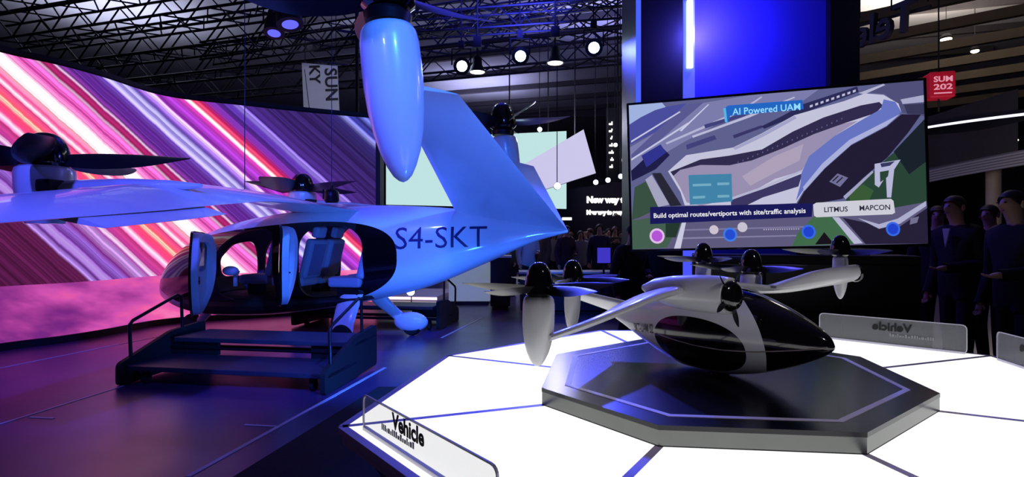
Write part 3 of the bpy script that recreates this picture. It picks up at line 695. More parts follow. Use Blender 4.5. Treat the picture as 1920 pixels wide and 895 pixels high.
# starboard tip, port inboard, tail pair: upright rotors
model_rotor((3.8, -5.25, 2.0), (3.75, -5.25, .72), .29, (0, 0, 1), R(75))
model_rotor((3.45, 1.6, 2.15), (3.4, 1.6, 1.2), .26, (0, 0, 1), R(-80))
model_rotor((3.75, 5.35, 2.52), (3.75, 5.35, 1.3), .2, (0, 0, 1), R(-10))
model_rotor((1.35, -2.45, 1.9), (1.3, -2.45, .72), .2, (0, 0, 1), R(20))
model_rotor((1.35, 2.45, 2.3), (1.3, 2.45, 1.25), .22, (0, 0, 1), R(50))
# starboard inboard nacelle lying forward
b = MB(); rings = []
for s, rr, z in ((2.7, .06, 1.88), (3.1, .24, 1.87), (3.6, .33, 1.86), (4.2, .37, 1.87), (4.8, .37, 1.88), (5.02, .35, 1.88)):
    rings.append([Vector((s, -1.45 + rr * math.cos(k * math.pi / 12), z + rr * 1.05 * math.sin(k * math.pi / 12))) for k in range(24)])
MB().loft(rings).build('nacelle', MODELW, model, 40)
h = propeller(model, (5.03, -1.45, 1.88), (1, 0, .05), blade_mesh(.62, 'blade', .1), R(10), .31, .16)
# black cap on the port wing tip
MB().lathe([(.02, 0), (.2, 0), (.24, .04), (.24, .12), (.14, .2), (.03, .24)], 20, Matrix.Translation((4.2, 5.14, 2.04)) @ Matrix.Rotation(R(-75), 4, 'X')).build('motor_cap', BLACK, model, 40)
for sg in (1, -1):
    rootL, rootT = Vector((1.35, sg * .1, 1.25)), Vector((.1, sg * .02, .94)); tipL, tipT = Vector((1.5, sg * 2.35, 1.86 + .12 * sg)), Vector((.95, sg * 2.35, 1.72 + .12 * sg)); rings = []
    for u in np.linspace(0, 1, 10): rings.append(airfoil(rootL.lerp(tipL, u), rootT.lerp(tipT, u), .11, (0, -sg * .3, .95)))
    MB().loft(rings).build('tail_fin', MODELW, model, 50)
MB().lathe([(.22, (ZP - MZ) / MK + .002), (.22, (ZP - MZ) / MK + .03), (.12, (ZP - MZ) / MK + .05), (.12, .3)], 24, Matrix.Translation((3.7, 0, 0))).build('stand', BLACK, model, 40)

# ------------------------------------------------------------------ television
def television():
    BL, BR_, TL = W(1186, 468, 5.29), W(1740, 457, 4.67), W(1179, 190, 5.29)
    ex = (BR_ - BL); Wd = ex.length; ex.normalize(); ez = Vector((0, 0, 1)); ez = (ez - ex * ez.dot(ex)).normalized(); Ht = Wd * 9 / 16 * 1.005
    M = frame(BL, ex, ez)                                   # local x along screen, y up, z towards viewer
    t = thing('television', 'huge flat television showing an aerial picture of a curved airport roof', 'television', (0, 0, 0)); t.matrix_basis = M
    MB().box(-.02, Wd + .02, -.02, Ht + .02, -.08, -.004).build('housing', MATTE, t, None, .008)
    fr = MB()
    for a in ((-.02, Wd + .02, -.02, 0), (-.02, Wd + .02, Ht, Ht + .02), (-.02, 0, 0, Ht), (Wd, Wd + .02, 0, Ht)): fr.box(a[0], a[1], a[2], a[3], -.004, .008)
    fr.build('bezel', BLACK, t)
    src = [(62, 862), (1478, 808), (1480, 28), (50, 158)]; dst = [(0, 0), (Wd, 0), (Wd, Ht), (0, Ht)]
    A = []; B = []
    for (x, y), (u, v) in zip(src, dst):
        A += [[x, y, 1, 0, 0, 0, -u * x, -u * y], [0, 0, 0, x, y, 1, -v * x, -v * y]]; B += [u, v]
    h = np.linalg.solve(np.array(A), np.array(B))
    def q(x, y):
        d = h[6] * x + h[7] * y + 1
        return (min(max((h[0] * x + h[1] * y + h[2]) / d, 0), Wd), min(max((h[3] * x + h[4] * y + h[5]) / d, 0), Ht))
    layers = [
     ((100, 102, 150), [(40, 150), (1490, 20), (1490, 815), (50, 870)]),
     ((168, 188, 235), [(50, 158), (215, 142), (235, 168), (150, 195), (110, 215), (52, 252)]),
     ((78, 82, 165), [(52, 252), (110, 215), (180, 180), (240, 162), (335, 145), (300, 205), (180, 290), (54, 352)]),
     ((132, 132, 182), [(54, 365), (180, 290), (330, 158), (640, 100), (980, 72), (900, 132), (560, 205), (330, 330), (60, 490)]),
     ((95, 95, 155), [(330, 150), (420, 140), (200, 330), (60, 430), (60, 400)]), ((210, 212, 240), [(60, 332), (300, 185), (306, 189), (60, 341)]), ((205, 208, 238), [(60, 420), (340, 240), (346, 246), (60, 430)]),
     ((215, 215, 242), [(300, 280), (440, 150), (447, 150), (308, 284)]), ((190, 190, 225), [(230, 340), (600, 175), (700, 110), (708, 112), (606, 186), (236, 348)]), ((195, 195, 228), [(360, 305), (640, 200), (860, 110), (866, 114), (644, 212), (364, 315)]),
     ((70, 70, 130), [(420, 250), (620, 190), (625, 205), (425, 268)]), ((70, 70, 130), [(330, 350), (470, 300), (480, 320), (335, 372)]), ((60, 58, 110), [(560, 300), (700, 250), (705, 262), (565, 316)]),
     ((32, 32, 76), [(58, 480), (200, 350), (250, 400), (180, 470), (62, 530)]), ((52, 55, 150), [(110, 405), (205, 348), (232, 388), (135, 462)]),
     ((85, 84, 128), [(1180, 82), (1300, 40), (1482, 24), (1482, 200), (1380, 185), (1300, 95)]), ((178, 178, 214), [(1370, 120), (1482, 98), (1482, 132), (1380, 142)]), ((60, 58, 92), [(1385, 145), (1482, 140), (1482, 190), (1400, 190)]),
     ((190, 190, 222), [(1170, 90), (1290, 45), (1300, 50), (1200, 96)]),
     ((46, 46, 92), [(700, 255), (800, 205), (905, 145), (1165, 58), (1172, 85), (940, 175), (712, 268)]),
     ((206, 206, 232), [(240, 480), (330, 400), (560, 360), (700, 290), (860, 200), (1100, 130), (1200, 92), (1290, 98), (1360, 140), (1372, 180), (1300, 240), (1130, 325), (1000, 445), (900, 560), (860, 625), (560, 645), (320, 645), (300, 580)]),
     ((172, 172, 212), [(560, 362), (700, 292), (860, 203), (870, 215), (710, 305), (570, 372)]),
     ((52, 46, 82), [(252, 482), (400, 420), (540, 400), (700, 368), (850, 280), (1000, 210), (1180, 150), (1268, 133), (1287, 150), (1250, 187), (1100, 237), (950, 292), (800, 362), (650, 422), (540, 447), (400, 447), (300, 472), (266, 502)]),
     ((160, 150, 186), [(266, 502), (300, 472), (400, 447), (540, 447), (650, 422), (800, 362), (950, 292), (1100, 237), (1165, 225), (1050, 300), (930, 400), (890, 470), (760, 510), (620, 590), (400, 645), (330, 630), (300, 560)]),
     ((182, 170, 196), [(600, 500), (760, 400), (900, 340), (880, 420), (760, 480), (640, 545)]),
     ((64, 58, 104), [(545, 615), (700, 560), (892, 482), (872, 545), (700, 600), (620, 640), (545, 640)]), ((190, 190, 222), [(540, 605), (700, 548), (890, 465), (893, 474), (702, 558), (545, 616)]),
     ((108, 122, 204), [(888, 480), (925, 400), (1050, 300), (1180, 222), (1275, 168), (1290, 120), (1345, 132), (1372, 180), (1300, 242), (1130, 332), (1000, 442), (900, 555), (858, 615), (880, 540)]),
     ((178, 185, 230), [(1366, 190), (1300, 248), (1130, 340), (1000, 455), (900, 565), (893, 548), (990, 432), (1120, 318), (1290, 230)]),
     ((36, 31, 56), [(1372, 192), (1465, 192), (1400, 282), (1300, 400), (1180, 502), (1080, 602), (855, 645), (900, 568), (1000, 458), (1130, 343), (1300, 252)]),
     ((44, 72, 58), [(1085, 598), (1230, 470), (1300, 402), (1482, 255), (1482, 770), (1330, 700), (1200, 692)]), ((28, 36, 46), [(1330, 372), (1482, 215), (1482, 420), (1400, 480)]),
     ((60, 96, 58), [(1110, 580), (1180, 530), (1230, 560), (1200, 620), (1120, 620)]), ((170, 170, 205), [(1085, 590), (1225, 465), (1232, 472), (1095, 605)]),
     ((192, 192, 226), [(1238, 432), (1362, 410), (1330, 458), (1312, 592), (1292, 592), (1290, 490), (1255, 545), (1236, 532)]), ((60, 60, 100), [(1265, 430), (1335, 418), (1310, 440), (1270, 448)]), ((44, 72, 58), [(1262, 470), (1305, 462), (1300, 490), (1290, 500), (1262, 520)]),
     ((100, 95, 132), [(55, 690), (320, 645), (940, 630), (1100, 685), (1482, 610), (1482, 815), (55, 870)]),
     ((130, 125, 165), [(310, 760), (900, 735), (900, 742), (308, 768)]), ((140, 135, 172), [(300, 800), (860, 778), (860, 784), (300, 808)]),
     ((60, 85, 70), [(75, 560), (160, 515), (225, 645), (100, 705), (58, 720)]), ((72, 100, 84), [(58, 722), (180, 702), (292, 738), (230, 850), (58, 870)]), ((172, 172, 202), [(128, 522), (160, 498), (245, 642), (190, 655)]), ((42, 42, 58), [(162, 490), (205, 488), (305, 645), (250, 650)]),
     ((212, 212, 236), [(312, 705), (330, 704), (297, 858), (265, 862)]), ((40, 60, 50), [(225, 735), (300, 725), (275, 800), (225, 800)]),
     ((68, 112, 78), [(940, 690), (1050, 690), (1140, 815), (835, 832), (862, 770)]), ((26, 20, 32), [(945, 822), (990, 762), (1035, 818)]), ((192, 192, 222), [(1030, 690), (1062, 690), (1172, 812), (1130, 816)]),
     ((40, 35, 60), [(1080, 692), (1330, 742), (1482, 640), (1482, 812), (1185, 816)]), ((182, 182, 216), [(1150, 692), (1250, 720), (1340, 692), (1475, 606), (1475, 630), (1350, 716), (1250, 742)]), ((120, 118, 150), [(1400, 690), (1440, 680), (1430, 710), (1395, 720)]),
     ((120, 118, 160), [(1020, 520), (1060, 480), (1110, 500), (1070, 545)]), ((36, 31, 56), [(1034, 516), (1062, 490), (1066, 494), (1038, 520)]), ((36, 31, 56), [(1052, 524), (1082, 496), (1086, 500), (1056, 528)]),
     ((28, 28, 94), [(150, 655), (940, 625), (932, 690), (150, 738)]), ((216, 216, 228), [(940, 632), (955, 622), (1310, 598), (1322, 608), (1328, 664), (1314, 672), (955, 692), (943, 684)]),
     ((38, 108, 206), [(520, 168), (540, 155), (900, 125), (905, 170), (548, 206), (535, 240), (522, 230)]), ((95, 190, 240), [(515, 170), (527, 166), (535, 242), (522, 235)]),
     ((70, 138, 178), [(340, 497), (550, 488), (552, 622), (345, 642)]), ((120, 180, 205), [(360, 540), (450, 536), (450, 548), (360, 552)]), ((120, 180, 205), [(480, 532), (538, 530), (538, 542), (480, 545)]), ((120, 180, 205), [(360, 600), (420, 596), (420, 608), (360, 612)]), ((120, 180, 205), [(480, 592), (538, 590), (538, 602), (480, 605)]),
    ]
    # train windows, cars
    for k in range(9):
        x = 935 + k * 26; y = 152 - k * 9.2; layers.append(((200, 200, 230), [(x, y), (x + 14, y - 5), (x + 14, y + 6), (x, y + 11)]))
    for k in range(16):
        x = 700 + k * 11; layers.append(((190, 188, 215), [(x, 752 - k * .4), (x + 5, 752 - k * .4), (x + 5, 758 - k * .4), (x, 758 - k * .4)]))
    for k in range(22):
        x = 580 + k * 24; y = 430 - k * 10.0 - (k * .12) ** 2; layers.append(((105, 98, 150), [(x, y), (x + 5, y - 2), (x + 5, y + 5), (x, y + 7)]))
    def circ(cx, cy, r, n=18): return [(cx + r * math.cos(k * 2 * math.pi / n), cy + r * math.sin(k * 2 * math.pi / n)) for k in range(n)]
    layers += [((235, 200, 245), circ(183, 795, 37)), ((190, 90, 225), circ(183, 795, 27)), ((70, 130, 240), circ(538, 782, 34)), ((40, 80, 220), circ(538, 782, 25)), ((60, 110, 240), circ(915, 762, 34)), ((35, 70, 215), circ(915, 762, 25)), ((60, 110, 240), circ(1315, 742, 34)), ((35, 70, 215), circ(1315, 742, 25)),
               ((215, 205, 220), circ(460, 760, 22)), ((210, 205, 222), circ(598, 745, 24))]
    b = MB(); mats = []; idx = {}
    for k, (c, p) in enumerate(layers):
        if c not in idx: idx[c] = len(mats); mats.append(emis('tv_%d_%d_%d' % c, c, .88))
        b.cur = idx[c]; pts = [q(*a) for a in p]; z = -.0035 + k * .00007
        b.add([(x, y, z) for x, y in pts], [tuple(range(len(pts)))])
    o = b.build('picture', mats, t); zt = .0025
    def label(txt, x, y, size, m, wpx, bold=0):
        x0, y0 = q(x, y); x1, _ = q(x + wpx, y - wpx * .05)
        put_text(txt, size, m, Matrix.Translation((x0, y0, zt)), t, ext=.0002, bold=bold, width=x1 - x0, name='caption')
    TW = emis('tv_text_white', (245, 245, 250), 1.0); TC = emis('tv_text_cyan', (150, 220, 255), 1.0); TD = emis('tv_text_dark', (50, 48, 70), .7)
    label('AI Powered UAM', 560, 202, .085, TC, 330, .001)
    label('Build optimal routes/vertiports with site/traffic analysis', 166, 708, .062, TW, 735, .0008)
    label('LITMUS', 990, 667, .062, TD, 112, .001); label('MAPCON', 1158, 657, .062, TD, 145, .001)
    for n_, (x, y) in enumerate(((176, 808), (530, 795), (907, 776), (1307, 756))): label(str(n_ + 1), x, y, .05, TW, 14, .001)
    # stand: black cabinet below
    c = thing('media_cabinet', 'tall black cabinet beneath the huge television', 'cabinet', (0, 0, 0))
    a = W(1300, 470, 5.3); bb = W(1728, 470, 4.78); d = Vector((bb.x - a.x, bb.y - a.y, 0)); L_ = d.length
    c.location = (a.x, a.y, 0); c.rotation_euler = (0, 0, math.atan2(d.y, d.x))
    MB().box(0, L_, .0, .5, .05, 1.3).build('body', MATTE, c, None, .01)
    MB().box(.03, L_ - .03, .04, .46, 0, .05).build('plinth_foot', MATTE, c)
    for k in range(3): MB().box(k * L_ / 3 + .01, (k + 1) * L_ / 3 - .01, -.018, 0, .08, 1.22).build('front_panel', mat('cabinet_front', (16, 15, 20), .4, noise=.2), c, None, .004)
    MB().box(.9, 1.5, .1, .4, 1.3, 1.36).build('mount_foot', STEEL, c)
television()

# ------------------------------------------------------------------ blue tower
tw = thing('blue_tower', 'tall square tower with a glowing blue face and bright vertical light tube', 'tower', (1.75, 7.6, 0), R(-3))
MB().box(0, .56, 0, 1.8, 0, 8.2).build('black_column', mat('tower_black', (10, 8, 22), .5, noise=.2), tw)
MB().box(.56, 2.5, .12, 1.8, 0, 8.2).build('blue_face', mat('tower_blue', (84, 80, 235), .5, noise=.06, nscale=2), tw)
MB().box(2.5, 2.88, 0, 1.8, 0, 8.2).build('black_column', MATS['tower_black'], tw)
MB().box(.57, .72, .0, .12, 0, 8.2).build('light_channel', mat('channel_blue', (120, 130, 255), .3, emit=1.0, ergb=(75, 85, 255)), tw)
MB().tube([(.645, -.03, 3.75), (.645, -.03, 4.65)], .045, 10).build('light_tube', emis('tube_white_blue', (190, 215, 255), 3), tw, 50)
MB().box(-.05, -.0, .0, .1, 2.8, 4.9).build('edge_light', emis('edge_blue', (60, 80, 255), 1.6), tw)
light('tower_tube_glow', 'POINT', (2.55, 7.25, 4.3), None, 130, (.10, .08, 1.0), .1)

# ------------------------------------------------------------------ trusses
def truss(a, b, size, label, m=TRUSS, r=.035, seg=None, group='black box trusses under the roof'):
    a = Vector(a); b = Vector(b); d = (b - a); L_ = d.length; d.normalize(); side = d.cross(Vector((0, 0, 1))).normalized() * size / 2; up = Vector((0, 0, size / 2))
    t = thing('roof_truss', label, 'truss', a, 0, group)
    corners = [side + up, -side + up, -side - up, side - up]
    for c in corners: MB().tube([c, c + d * L_], r, 6).build('chord', m, t)
    n = seg or max(4, int(L_ / size)); lc = MB()
    for f in range(4):
        c0, c1 = corners[f], corners[(f + 1) % 4]
        for k in range(n):
            p = d * (L_ * k / n); q = d * (L_ * (k + 1) / n)
            lc.tube([(c0 if k % 2 == 0 else c1) + p, (c1 if k % 2 == 0 else c0) + q], r * .6, 4, False)
    tag(lc.build('lacing', m, t), kind='stuff')
    return t
TD_ = Vector((-.957, .29, 0)); 
def tr(px, py, z, l0, l1, size, label, r=.04):
    D = (z - CAMZ) * FPX / (HZ - py); p = Vector(((px - 960) / FPX * D, D, z)); return truss(p - TD_ * l0, p + TD_ * l1, size, label, r=r)
tr(300, 128, 8.4, 22, 6, 1.0, 'black box truss just above the hanging white banner', .05)
tr(300, 80, 8.2, 20, 6, .9, 'black box truss second in front of the hanging white banner', .045)
tr(300, 15, 8.0, 17, 7, .8, 'black box truss running across above the pink end of the video wall', .04)
tr(250, -60, 7.6, 13, 6, .7, 'black box truss closest above the tail propeller', .035)
tr(300, 172, 8.8, 30, 6, 1.0, 'black box truss farthest back behind the hanging white banner', .05)
truss((-3.2, 12.2, 6.0), (5.2, 11.2, 6.2), .42, 'black lighting truss carrying the row of bright blue spotlights', r=.025, group='lighting trusses over the stage')
truss((2.4, 13.5, 7.4), (-9.0, 16.5, 6.9), .5, 'black lighting truss behind the bright blue spotlights', r=.03, group='lighting trusses over the stage')
truss((3.6, 20, 4.6), (4.3, 20, 8.6), .4, 'slim upright truss tower behind the hanging lavender screen', r=.03, group='lighting trusses over the stage')
# roof purlins (warm side and cool side)
ORD = ['first', 'second', 'third', 'fourth', 'fifth', 'sixth', 'seventh', 'eighth', 'ninth']
BEAM = mat('roof_beam', (58, 55, 62), .7, noise=.2, nscale=3)
for k in range(9):
    o = MB().box(-15, 22, -.1, .1, -.3, 0).build('roof_beam', BEAM); o.location = (4, 14 + k * 3.6, 11.5); o.rotation_euler = (0, 0, R(-17))
    tag(o, '%s long grey steel beam fixed flat under the hall roof, counted from the lighting trusses' % ORD[k], 'beam', 'grey beams under the hall roof')
for k in range(7):
    o = MB().box(-14, 14, -.12, .12, -.35, 0).build('roof_girder', mat('warm_girder', (96, 84, 66), .7, noise=.2, nscale=3)); o.location = (18, 15 + k * 3.0, 9.4 - k * .12); o.rotation_euler = (0, 0, R(-40))
    tag(o, '%s slanting brownish roof girder counted from the dark hanging letters' % ORD[k], 'girder', 'slanting brownish girders above the mezzanine')

# ------------------------------------------------------------------ stage lamps
def spot_head(loc, aim, s, label, glow, strength, power):
    t = thing('stage_spotlight', label, 'spotlight', loc, 0, 'bright blue spotlights on the truss')
    q = (Vector(aim) - Vector(loc)).to_track_quat('-Z', 'Y').to_matrix().to_4x4()
    MB().lathe([(.06 * s, .32 * s), (.12 * s, .26 * s), (.14 * s, .1 * s), (.17 * s, -.08 * s), (.18 * s, -.2 * s), (.165 * s, -.2 * s)], 20, q).build('housing', MATTE, t, 40)
    MB().lathe([(.02 * s, -.18 * s), (.155 * s, -.18 * s), (.155 * s, -.195 * s), (.02 * s, -.21 * s)], 20, q).build('lens', emis(glow[0], glow[1], strength), t)
    MB().tube([(-.2 * s, 0, 0), (-.2 * s, 0, .34 * s), (.2 * s, 0, .34 * s), (.2 * s, 0, 0)], .018 * s, 6).build('yoke', MATTE, t)
    MB().box(-.06 * s, .06 * s, -.06 * s, .06 * s, .34 * s, .5 * s).build('clamp', MATTE, t); MB().tube([(0, 0, .5 * s), (0, 0, 11.5 - Vector(loc).z)], .015, 6).build('safety_pole', MATTE, t)
    if power: light('spot_beam', 'SPOT', Vector(loc) + (Vector(aim) - Vector(loc)).normalized() * .35, aim, power, (.06, .08, 1.0), .1, 26)
    return t
for (px, py, D, lab) in ((865, 122, 11.9, 'bright blue spotlight on the truss, beside the tail fin'), (975, 103, 11.7, 'bright blue spotlight on the truss, middle of three'), (1113, 87, 11.5, 'bright blue spotlight on the truss, closest to the blue tower')):
    p = W(px, py, D); spot_head(p, (.45 + (px - 865) * .001, 2.4, .9), 1.0, lab, ('spot_glow', (200, 230, 255)), 22, 1500)
def high_bay(px, py, D, lab, on=True):
    p = W(px, py, D); t = thing('bay_lamp', lab, 'lamp', p, 0, 'black bell-shaped bay lamps')
    MB().lathe([(.05, .34), (.09, .3), (.1, .16), (.17, .02), (.18, 0), (.165, 0), (.15, .02)], 20).build('shade', MATTE, t, 40)
    MB().lathe([(.01, .03), (.15, .03), (.15, .005), (.01, -.012)], 18).build('diffuser', emis('bay_glow', (255, 232, 215), 5), t)
    MB().tube([(0, 0, .34), (0, 0, 11.5 - p.z)], .02, 8).build('stem', MATTE, t); MB().box(-.08, .08, -.08, .08, .5, .72).build('driver_box', MATTE, t)
for px, py, D, lab in ((895, 136, 11.6, 'black bell lamp hanging beside the bright spotlight by the tail fin'), (1041, 119, 11.2, 'black bell lamp hanging between two bright spotlights'), (1186, 100, 11.0, 'black bell lamp hanging right by the dark edge of the blue tower')): high_bay(px, py, D, lab)
spot_head(W(540, 22, 8.5), (-2.5, 7.8, 1), 1.1, 'dark moving-head spotlight with violet glints above the video wall', ('violet_glow', (90, 90, 255)), 1.5, 0)
spot_head(W(515, 45, 9.0), (-3.5, 7.8, 1), .9, 'dark small spotlight with violet lens hanging over the video wall end', ('violet_glow', (90, 90, 255)), 1.5, 0)
for px, py, D, s, lab in ((1774, 73, 22, 1.0, 'round warm roof lamp, brighter one of the pair over the red sign'), (1828, 95, 24, .8, 'round warm roof lamp, smaller one of the pair over the red sign')):
    p = W(px, py, D); t = thing('roof_lamp', lab, 'lamp', p); MB().lathe([(.02, -.0), (.2 * s, -.0), (.22 * s, .06), (.1 * s, .2), (.04, .22)], 18).build('shade', MATTE, t, 40)
    MB().ell((0, 0, -.02), (.19 * s, .19 * s, .1 * s)).build('bulb', emis('warm_glow', (255, 235, 200), 9), t, 60); MB().tube([(0, 0, .2), (0, 0, 11.5 - p.z)], .015, 6).build('stem', MATTE, t)
for i, (px, py, D, r) in enumerate(((1045, 349, 15, .09), (1117, 342, 16, .07), (1140, 338, 16, .07), (1164, 331, 16, .07), (1012, 243, 17, .07), (770, 547, 12.4, .09), (1154, 272, 17, .06))):
    p = W(px, py, D); t = thing('small_spot', ['small bluish spot lamp at the lower edge of the lavender screen', 'small bluish spot lamp in the row over the lit slogan, nearest the lavender screen', 'small bluish spot lamp in the middle of the row over the lit slogan', 'small bluish spot lamp in the row over the lit slogan, nearest the television', 'small white lamp above the hanging lavender screen', 'bright blue-white spot lamp low under the air taxi tail', 'small white lamp within the vertical row of lit signs'][i], 'lamp', p)
    MB().lathe([(r * .5, .1), (r * 1.1, .09), (r * 1.15, 0), (r, 0)], 14, Matrix.Rotation(R(-90), 4, 'X')).build('shade', MATTE, t, 40)
    MB().tube([(0, .08, 0), (0, .08, (11.5 - p.z) if py < 500 else -p.z)], .012, 5).build('stem', MATTE, t); MB().ell((0, -.01, 0), (r, r * .5, r)).build('bulb', emis('small_spot_glow', (200, 210, 255), 9), t, 60)

# ------------------------------------------------------------------ hanging banner and screens
def panel_thing(name, label, cat, corners, thick, m, hang=False, back=None, foot=False):
    """corners TL,TR,BR,BL in world"""
    TL, TR, BR_, BL = corners; t = thing(name, label, cat, BL); ex = (BR_ - BL).normalized(); n = ex.cross(TL - BL).normalized()
    if n.y > 0: n = -n
    loc = [c - BL for c in corners]
    MB().prism([p - n * .0 for p in loc], n * .012).build('face', m, t)
    MB().prism([p - n * .002 for p in loc], -n * thick).build('frame', back or MATTE, t)
    if hang:
        for c in (loc[0] * .9 + loc[1] * .1, loc[0] * .1 + loc[1] * .9): MB().tube([c - n * thick * .5, Vector((c.x, c.y, 11.5 - BL.z)) - n * thick * .5], .02, 6).build('hanging_rod', MATTE, t)
    if foot: MB().box(.1, ex.dot(BR_ - BL) - .1, .02, .16, -BL.z, 0).build('support_wall', back or MATTE, t)
    return t
bn = panel_thing('hanging_banner', 'white fabric banner hanging over the video wall with dark sideways lettering', 'banner', [W(566, 118, 19), W(633, 124, 19), W(637, 219, 19), W(570, 214, 19)], .05, mat('banner_cloth', (176, 178, 190), .85, noise=.06, nscale=4, bump=.1))
Rr = (W(637, 219, 19) - W(570, 214, 19)).normalized(); Dn = (W(570, 214, 19) - W(566, 118, 19)).normalized(); BLn = W(570, 214, 19)
INKB = mat('banner_ink', (16, 16, 24), .7)
def ban(txt, px, py, size):
    p = W(px, py, 18.96) - BLn; put_text(txt, size, INKB, frame(p, Dn, Rr), bn, ext=.004, bold=.012)
ban('SUN', 609, 128, .58); ban('KY', 580, 122, .5)
MB().tube([W(571, 130, 18.95) - BLn, W(581, 213, 18.95) - BLn], .012, 5).build('edge_cord', INKB, bn)
for px in (572, 630):
    MB().tube([W(px, 119, 19) - BLn, W(px, 119, 19) - BLn + Vector((0, 0, 4.1))], .015, 5).build('hanging_line', MATTE, bn)
pole = MB().tube([Vector((W(668, 80, 15).x, 15, 11.5)), W(670, 225, 15)], .05, 8).build('drop_pole', TRUSS); tag(pole, 'thin black drop pole hanging beside the white banner', 'pole')
panel_thing('mint_screen', 'big pale mint glowing screen behind the tail fin', 'screen', [W(724, 262, 17), W(1062, 246, 17), W(1062, 392, 17), W(724, 384, 17)], .2, emis('mint_screen_light', (196, 232, 232), .95), hang=True)
panel_thing('lavender_screen', 'tilted pale lavender glowing screen hanging beyond the tail fin', 'screen', [W(940, 333, 15.6), W(1094, 243, 15.9), W(1117, 325, 15.9), W(970, 372, 15.6)], .12, emis('lavender_screen_light', (208, 204, 240), .95), hang=True)
sg = panel_thing('slogan_board', 'dark display board with lit white slogan lines beside the television', 'sign', [W(1038, 358, 20), W(1182, 340, 20), W(1182, 432, 20), W(1038, 432, 20)], .2, mat('slogan_board_navy', (16, 15, 34), .5, noise=.2), foot=True)
o0 = W(1038, 432, 20); SW = emis('slogan_white', (255, 250, 245), 2.4)
def slog(txt, px, py, size, wpx):
    p = W(px, py, 19.97) - o0; put_text(txt, size, SW, frame(p, (1, 0, .0), (0, 0, 1)), sg, ext=.004, bold=.02, width=wpx / FPX * 20)
slog('New way to', 1100, 380, .3, 78); slog('New way to people', 1100, 402, .2, 76)
MB().prism([W(px_, py_, 19.98) - o0 for px_, py_ in ((1054, 413), (1072, 413), (1072, 408), (1054, 408))], (0, .02, 0)).build('lit_mark', SW, sg)
vs = thing('vertical_sign', 'slender unlit tower board with vertical rows of lit characters near the television', 'sign', W(1165, 330, 17.2))
MB().box(-.45, .28, .03, .1, -.2, 2.1).build('board', MATTE, vs); MB().tube([(-.1, .07, 2.1), (-.1, .07, 11.5 - vs.location.z)], .03, 6).build('hanging_rod', MATTE, vs)
for k in range(7):
    z = .25 + k * .22; MB().box(-.36 + .03 * math.sin(k * 2), -.26 + .03 * math.sin(k), 0, .03, z, z + .05).build('lit_mark', SW, vs); MB().box(-.3, -.27, 0, .03, z + .05, z + .1).build('lit_mark', SW, vs)
for k in range(4):
    MB().box(.02 + .02 * k, .16 + .02 * k, 0, .03, .45 + k * .16, .53 + k * .16).build('lit_mark', SW, vs)

# ------------------------------------------------------------------ right side: hanging letters, red sign, mezzanine
hs = thing('hanging_letters', 'large dark hanging letters seen from behind, strung under the roof by the tower', 'sign', W(1770, 60, 13))
exl = (W(1600, 72, 14.5) - W(1770, 8, 12)).normalized()
put_text('Telef', 1.0, mat('letters_navy', (20, 16, 58), .5, noise=.1), frame(W(1716, 52, 12.6) - W(1770, 60, 13), exl, (0, 0, 1)), hs, ext=.06, bold=.015, name='letters')
for f in (0, .5, 1):
    p = W(1740, 3, 12.4).lerp(W(1612, 35, 14.3), f) - W(1770, 60, 13); MB().tube([p, p + Vector((0, 0, 2.5))], .02, 6).build('hanging_rod', MATTE, hs)
MB().tube([W(1745, 12, 12.4) - W(1770, 60, 13), W(1605, 50, 14.4) - W(1770, 60, 13)], .035, 6).build('carrier_bar', MATTE, hs)
rs = thing('red_cube_sign', 'small red cube sign with pale lettering hanging above the mezzanine', 'sign', W(1768, 182, 13), R(-14))
MB().box(-.26, .26, 0, .4, 0, .6).build('cube', mat('sign_red', (190, 18, 52), .5, emit=.25, ergb=(200, 20, 50), noise=.1), rs, None, .03)
PK = emis('sign_pink', (255, 170, 195), .7)
put_text('SUM', .18, PK, frame((-.19, -.006, .36), (1, 0, 0), (0, 0, 1)), rs, ext=.003, width=.38, bold=.004); put_text('202', .18, PK, frame((-.19, -.006, .18), (1, 0, 0), (0, 0, 1)), rs, ext=.003, width=.38, bold=.004)
MB().box(-.18, .18, -.006, -.001, .08, .11).build('underline', PK, rs); MB().tube([(0, .2, .6), (0, .2, 3.4)], .015, 6).build('hanging_rod', MATTE, rs); MB().tube([(0, .2, -.3), (0, .2, 0)], .02, 6).build('tassel', MATTE, rs)
mz = thing('mezzanine', 'dark mezzanine balcony with ribbed pale fascia and a line of light', 'balcony', (0, 0, 0))
MEZ = mat('mezzanine_grey', (120, 116, 116), .6, noise=.12, nscale=4); ML = emis('mezz_line', (230, 225, 245), 1.6)
def curve(p0, p1, p2, n=14): return [(1 - u) ** 2 * p0 + 2 * u * (1 - u) * p1 + u * u * p2 for u in [k / n for k in range(n + 1)]]
c1 = curve(W(1700, 340, 17), W(1800, 316, 15.5), W(2000, 282, 12.5))
def sweep(pts, w0, w1, z0, z1): return MB().loft([[p + Vector((0, w0, z0)), p + Vector((0, w1, z0)), p + Vector((0, w1, z1)), p + Vector((0, w0, z1))] for p in pts])
sweep(c1, 0, 3.0, -.18, .18).build('slab', MEZ, mz)
for k in range(5): sweep(c1, -.03, 0, -.16 + k * .07, -.125 + k * .07).build('fascia_rib', mat('rib_pale', (176, 172, 172), .5, noise=.08), mz)
c2 = curve(W(1700, 246, 17), W(1790, 228, 15.5), W(2000, 205, 12.5))
sweep(c2, 0, .06, -.03, .03).build('light_line', ML, mz); sweep(c2, .06, 2.6, -.04, .12).build('canopy', MATTE, mz)
sweep(c1, 1.2, 1.3, .18, 1.7).build('back_wall', mat('mezz_wall', (52, 46, 44), .7, noise=.3, nscale=2), mz)
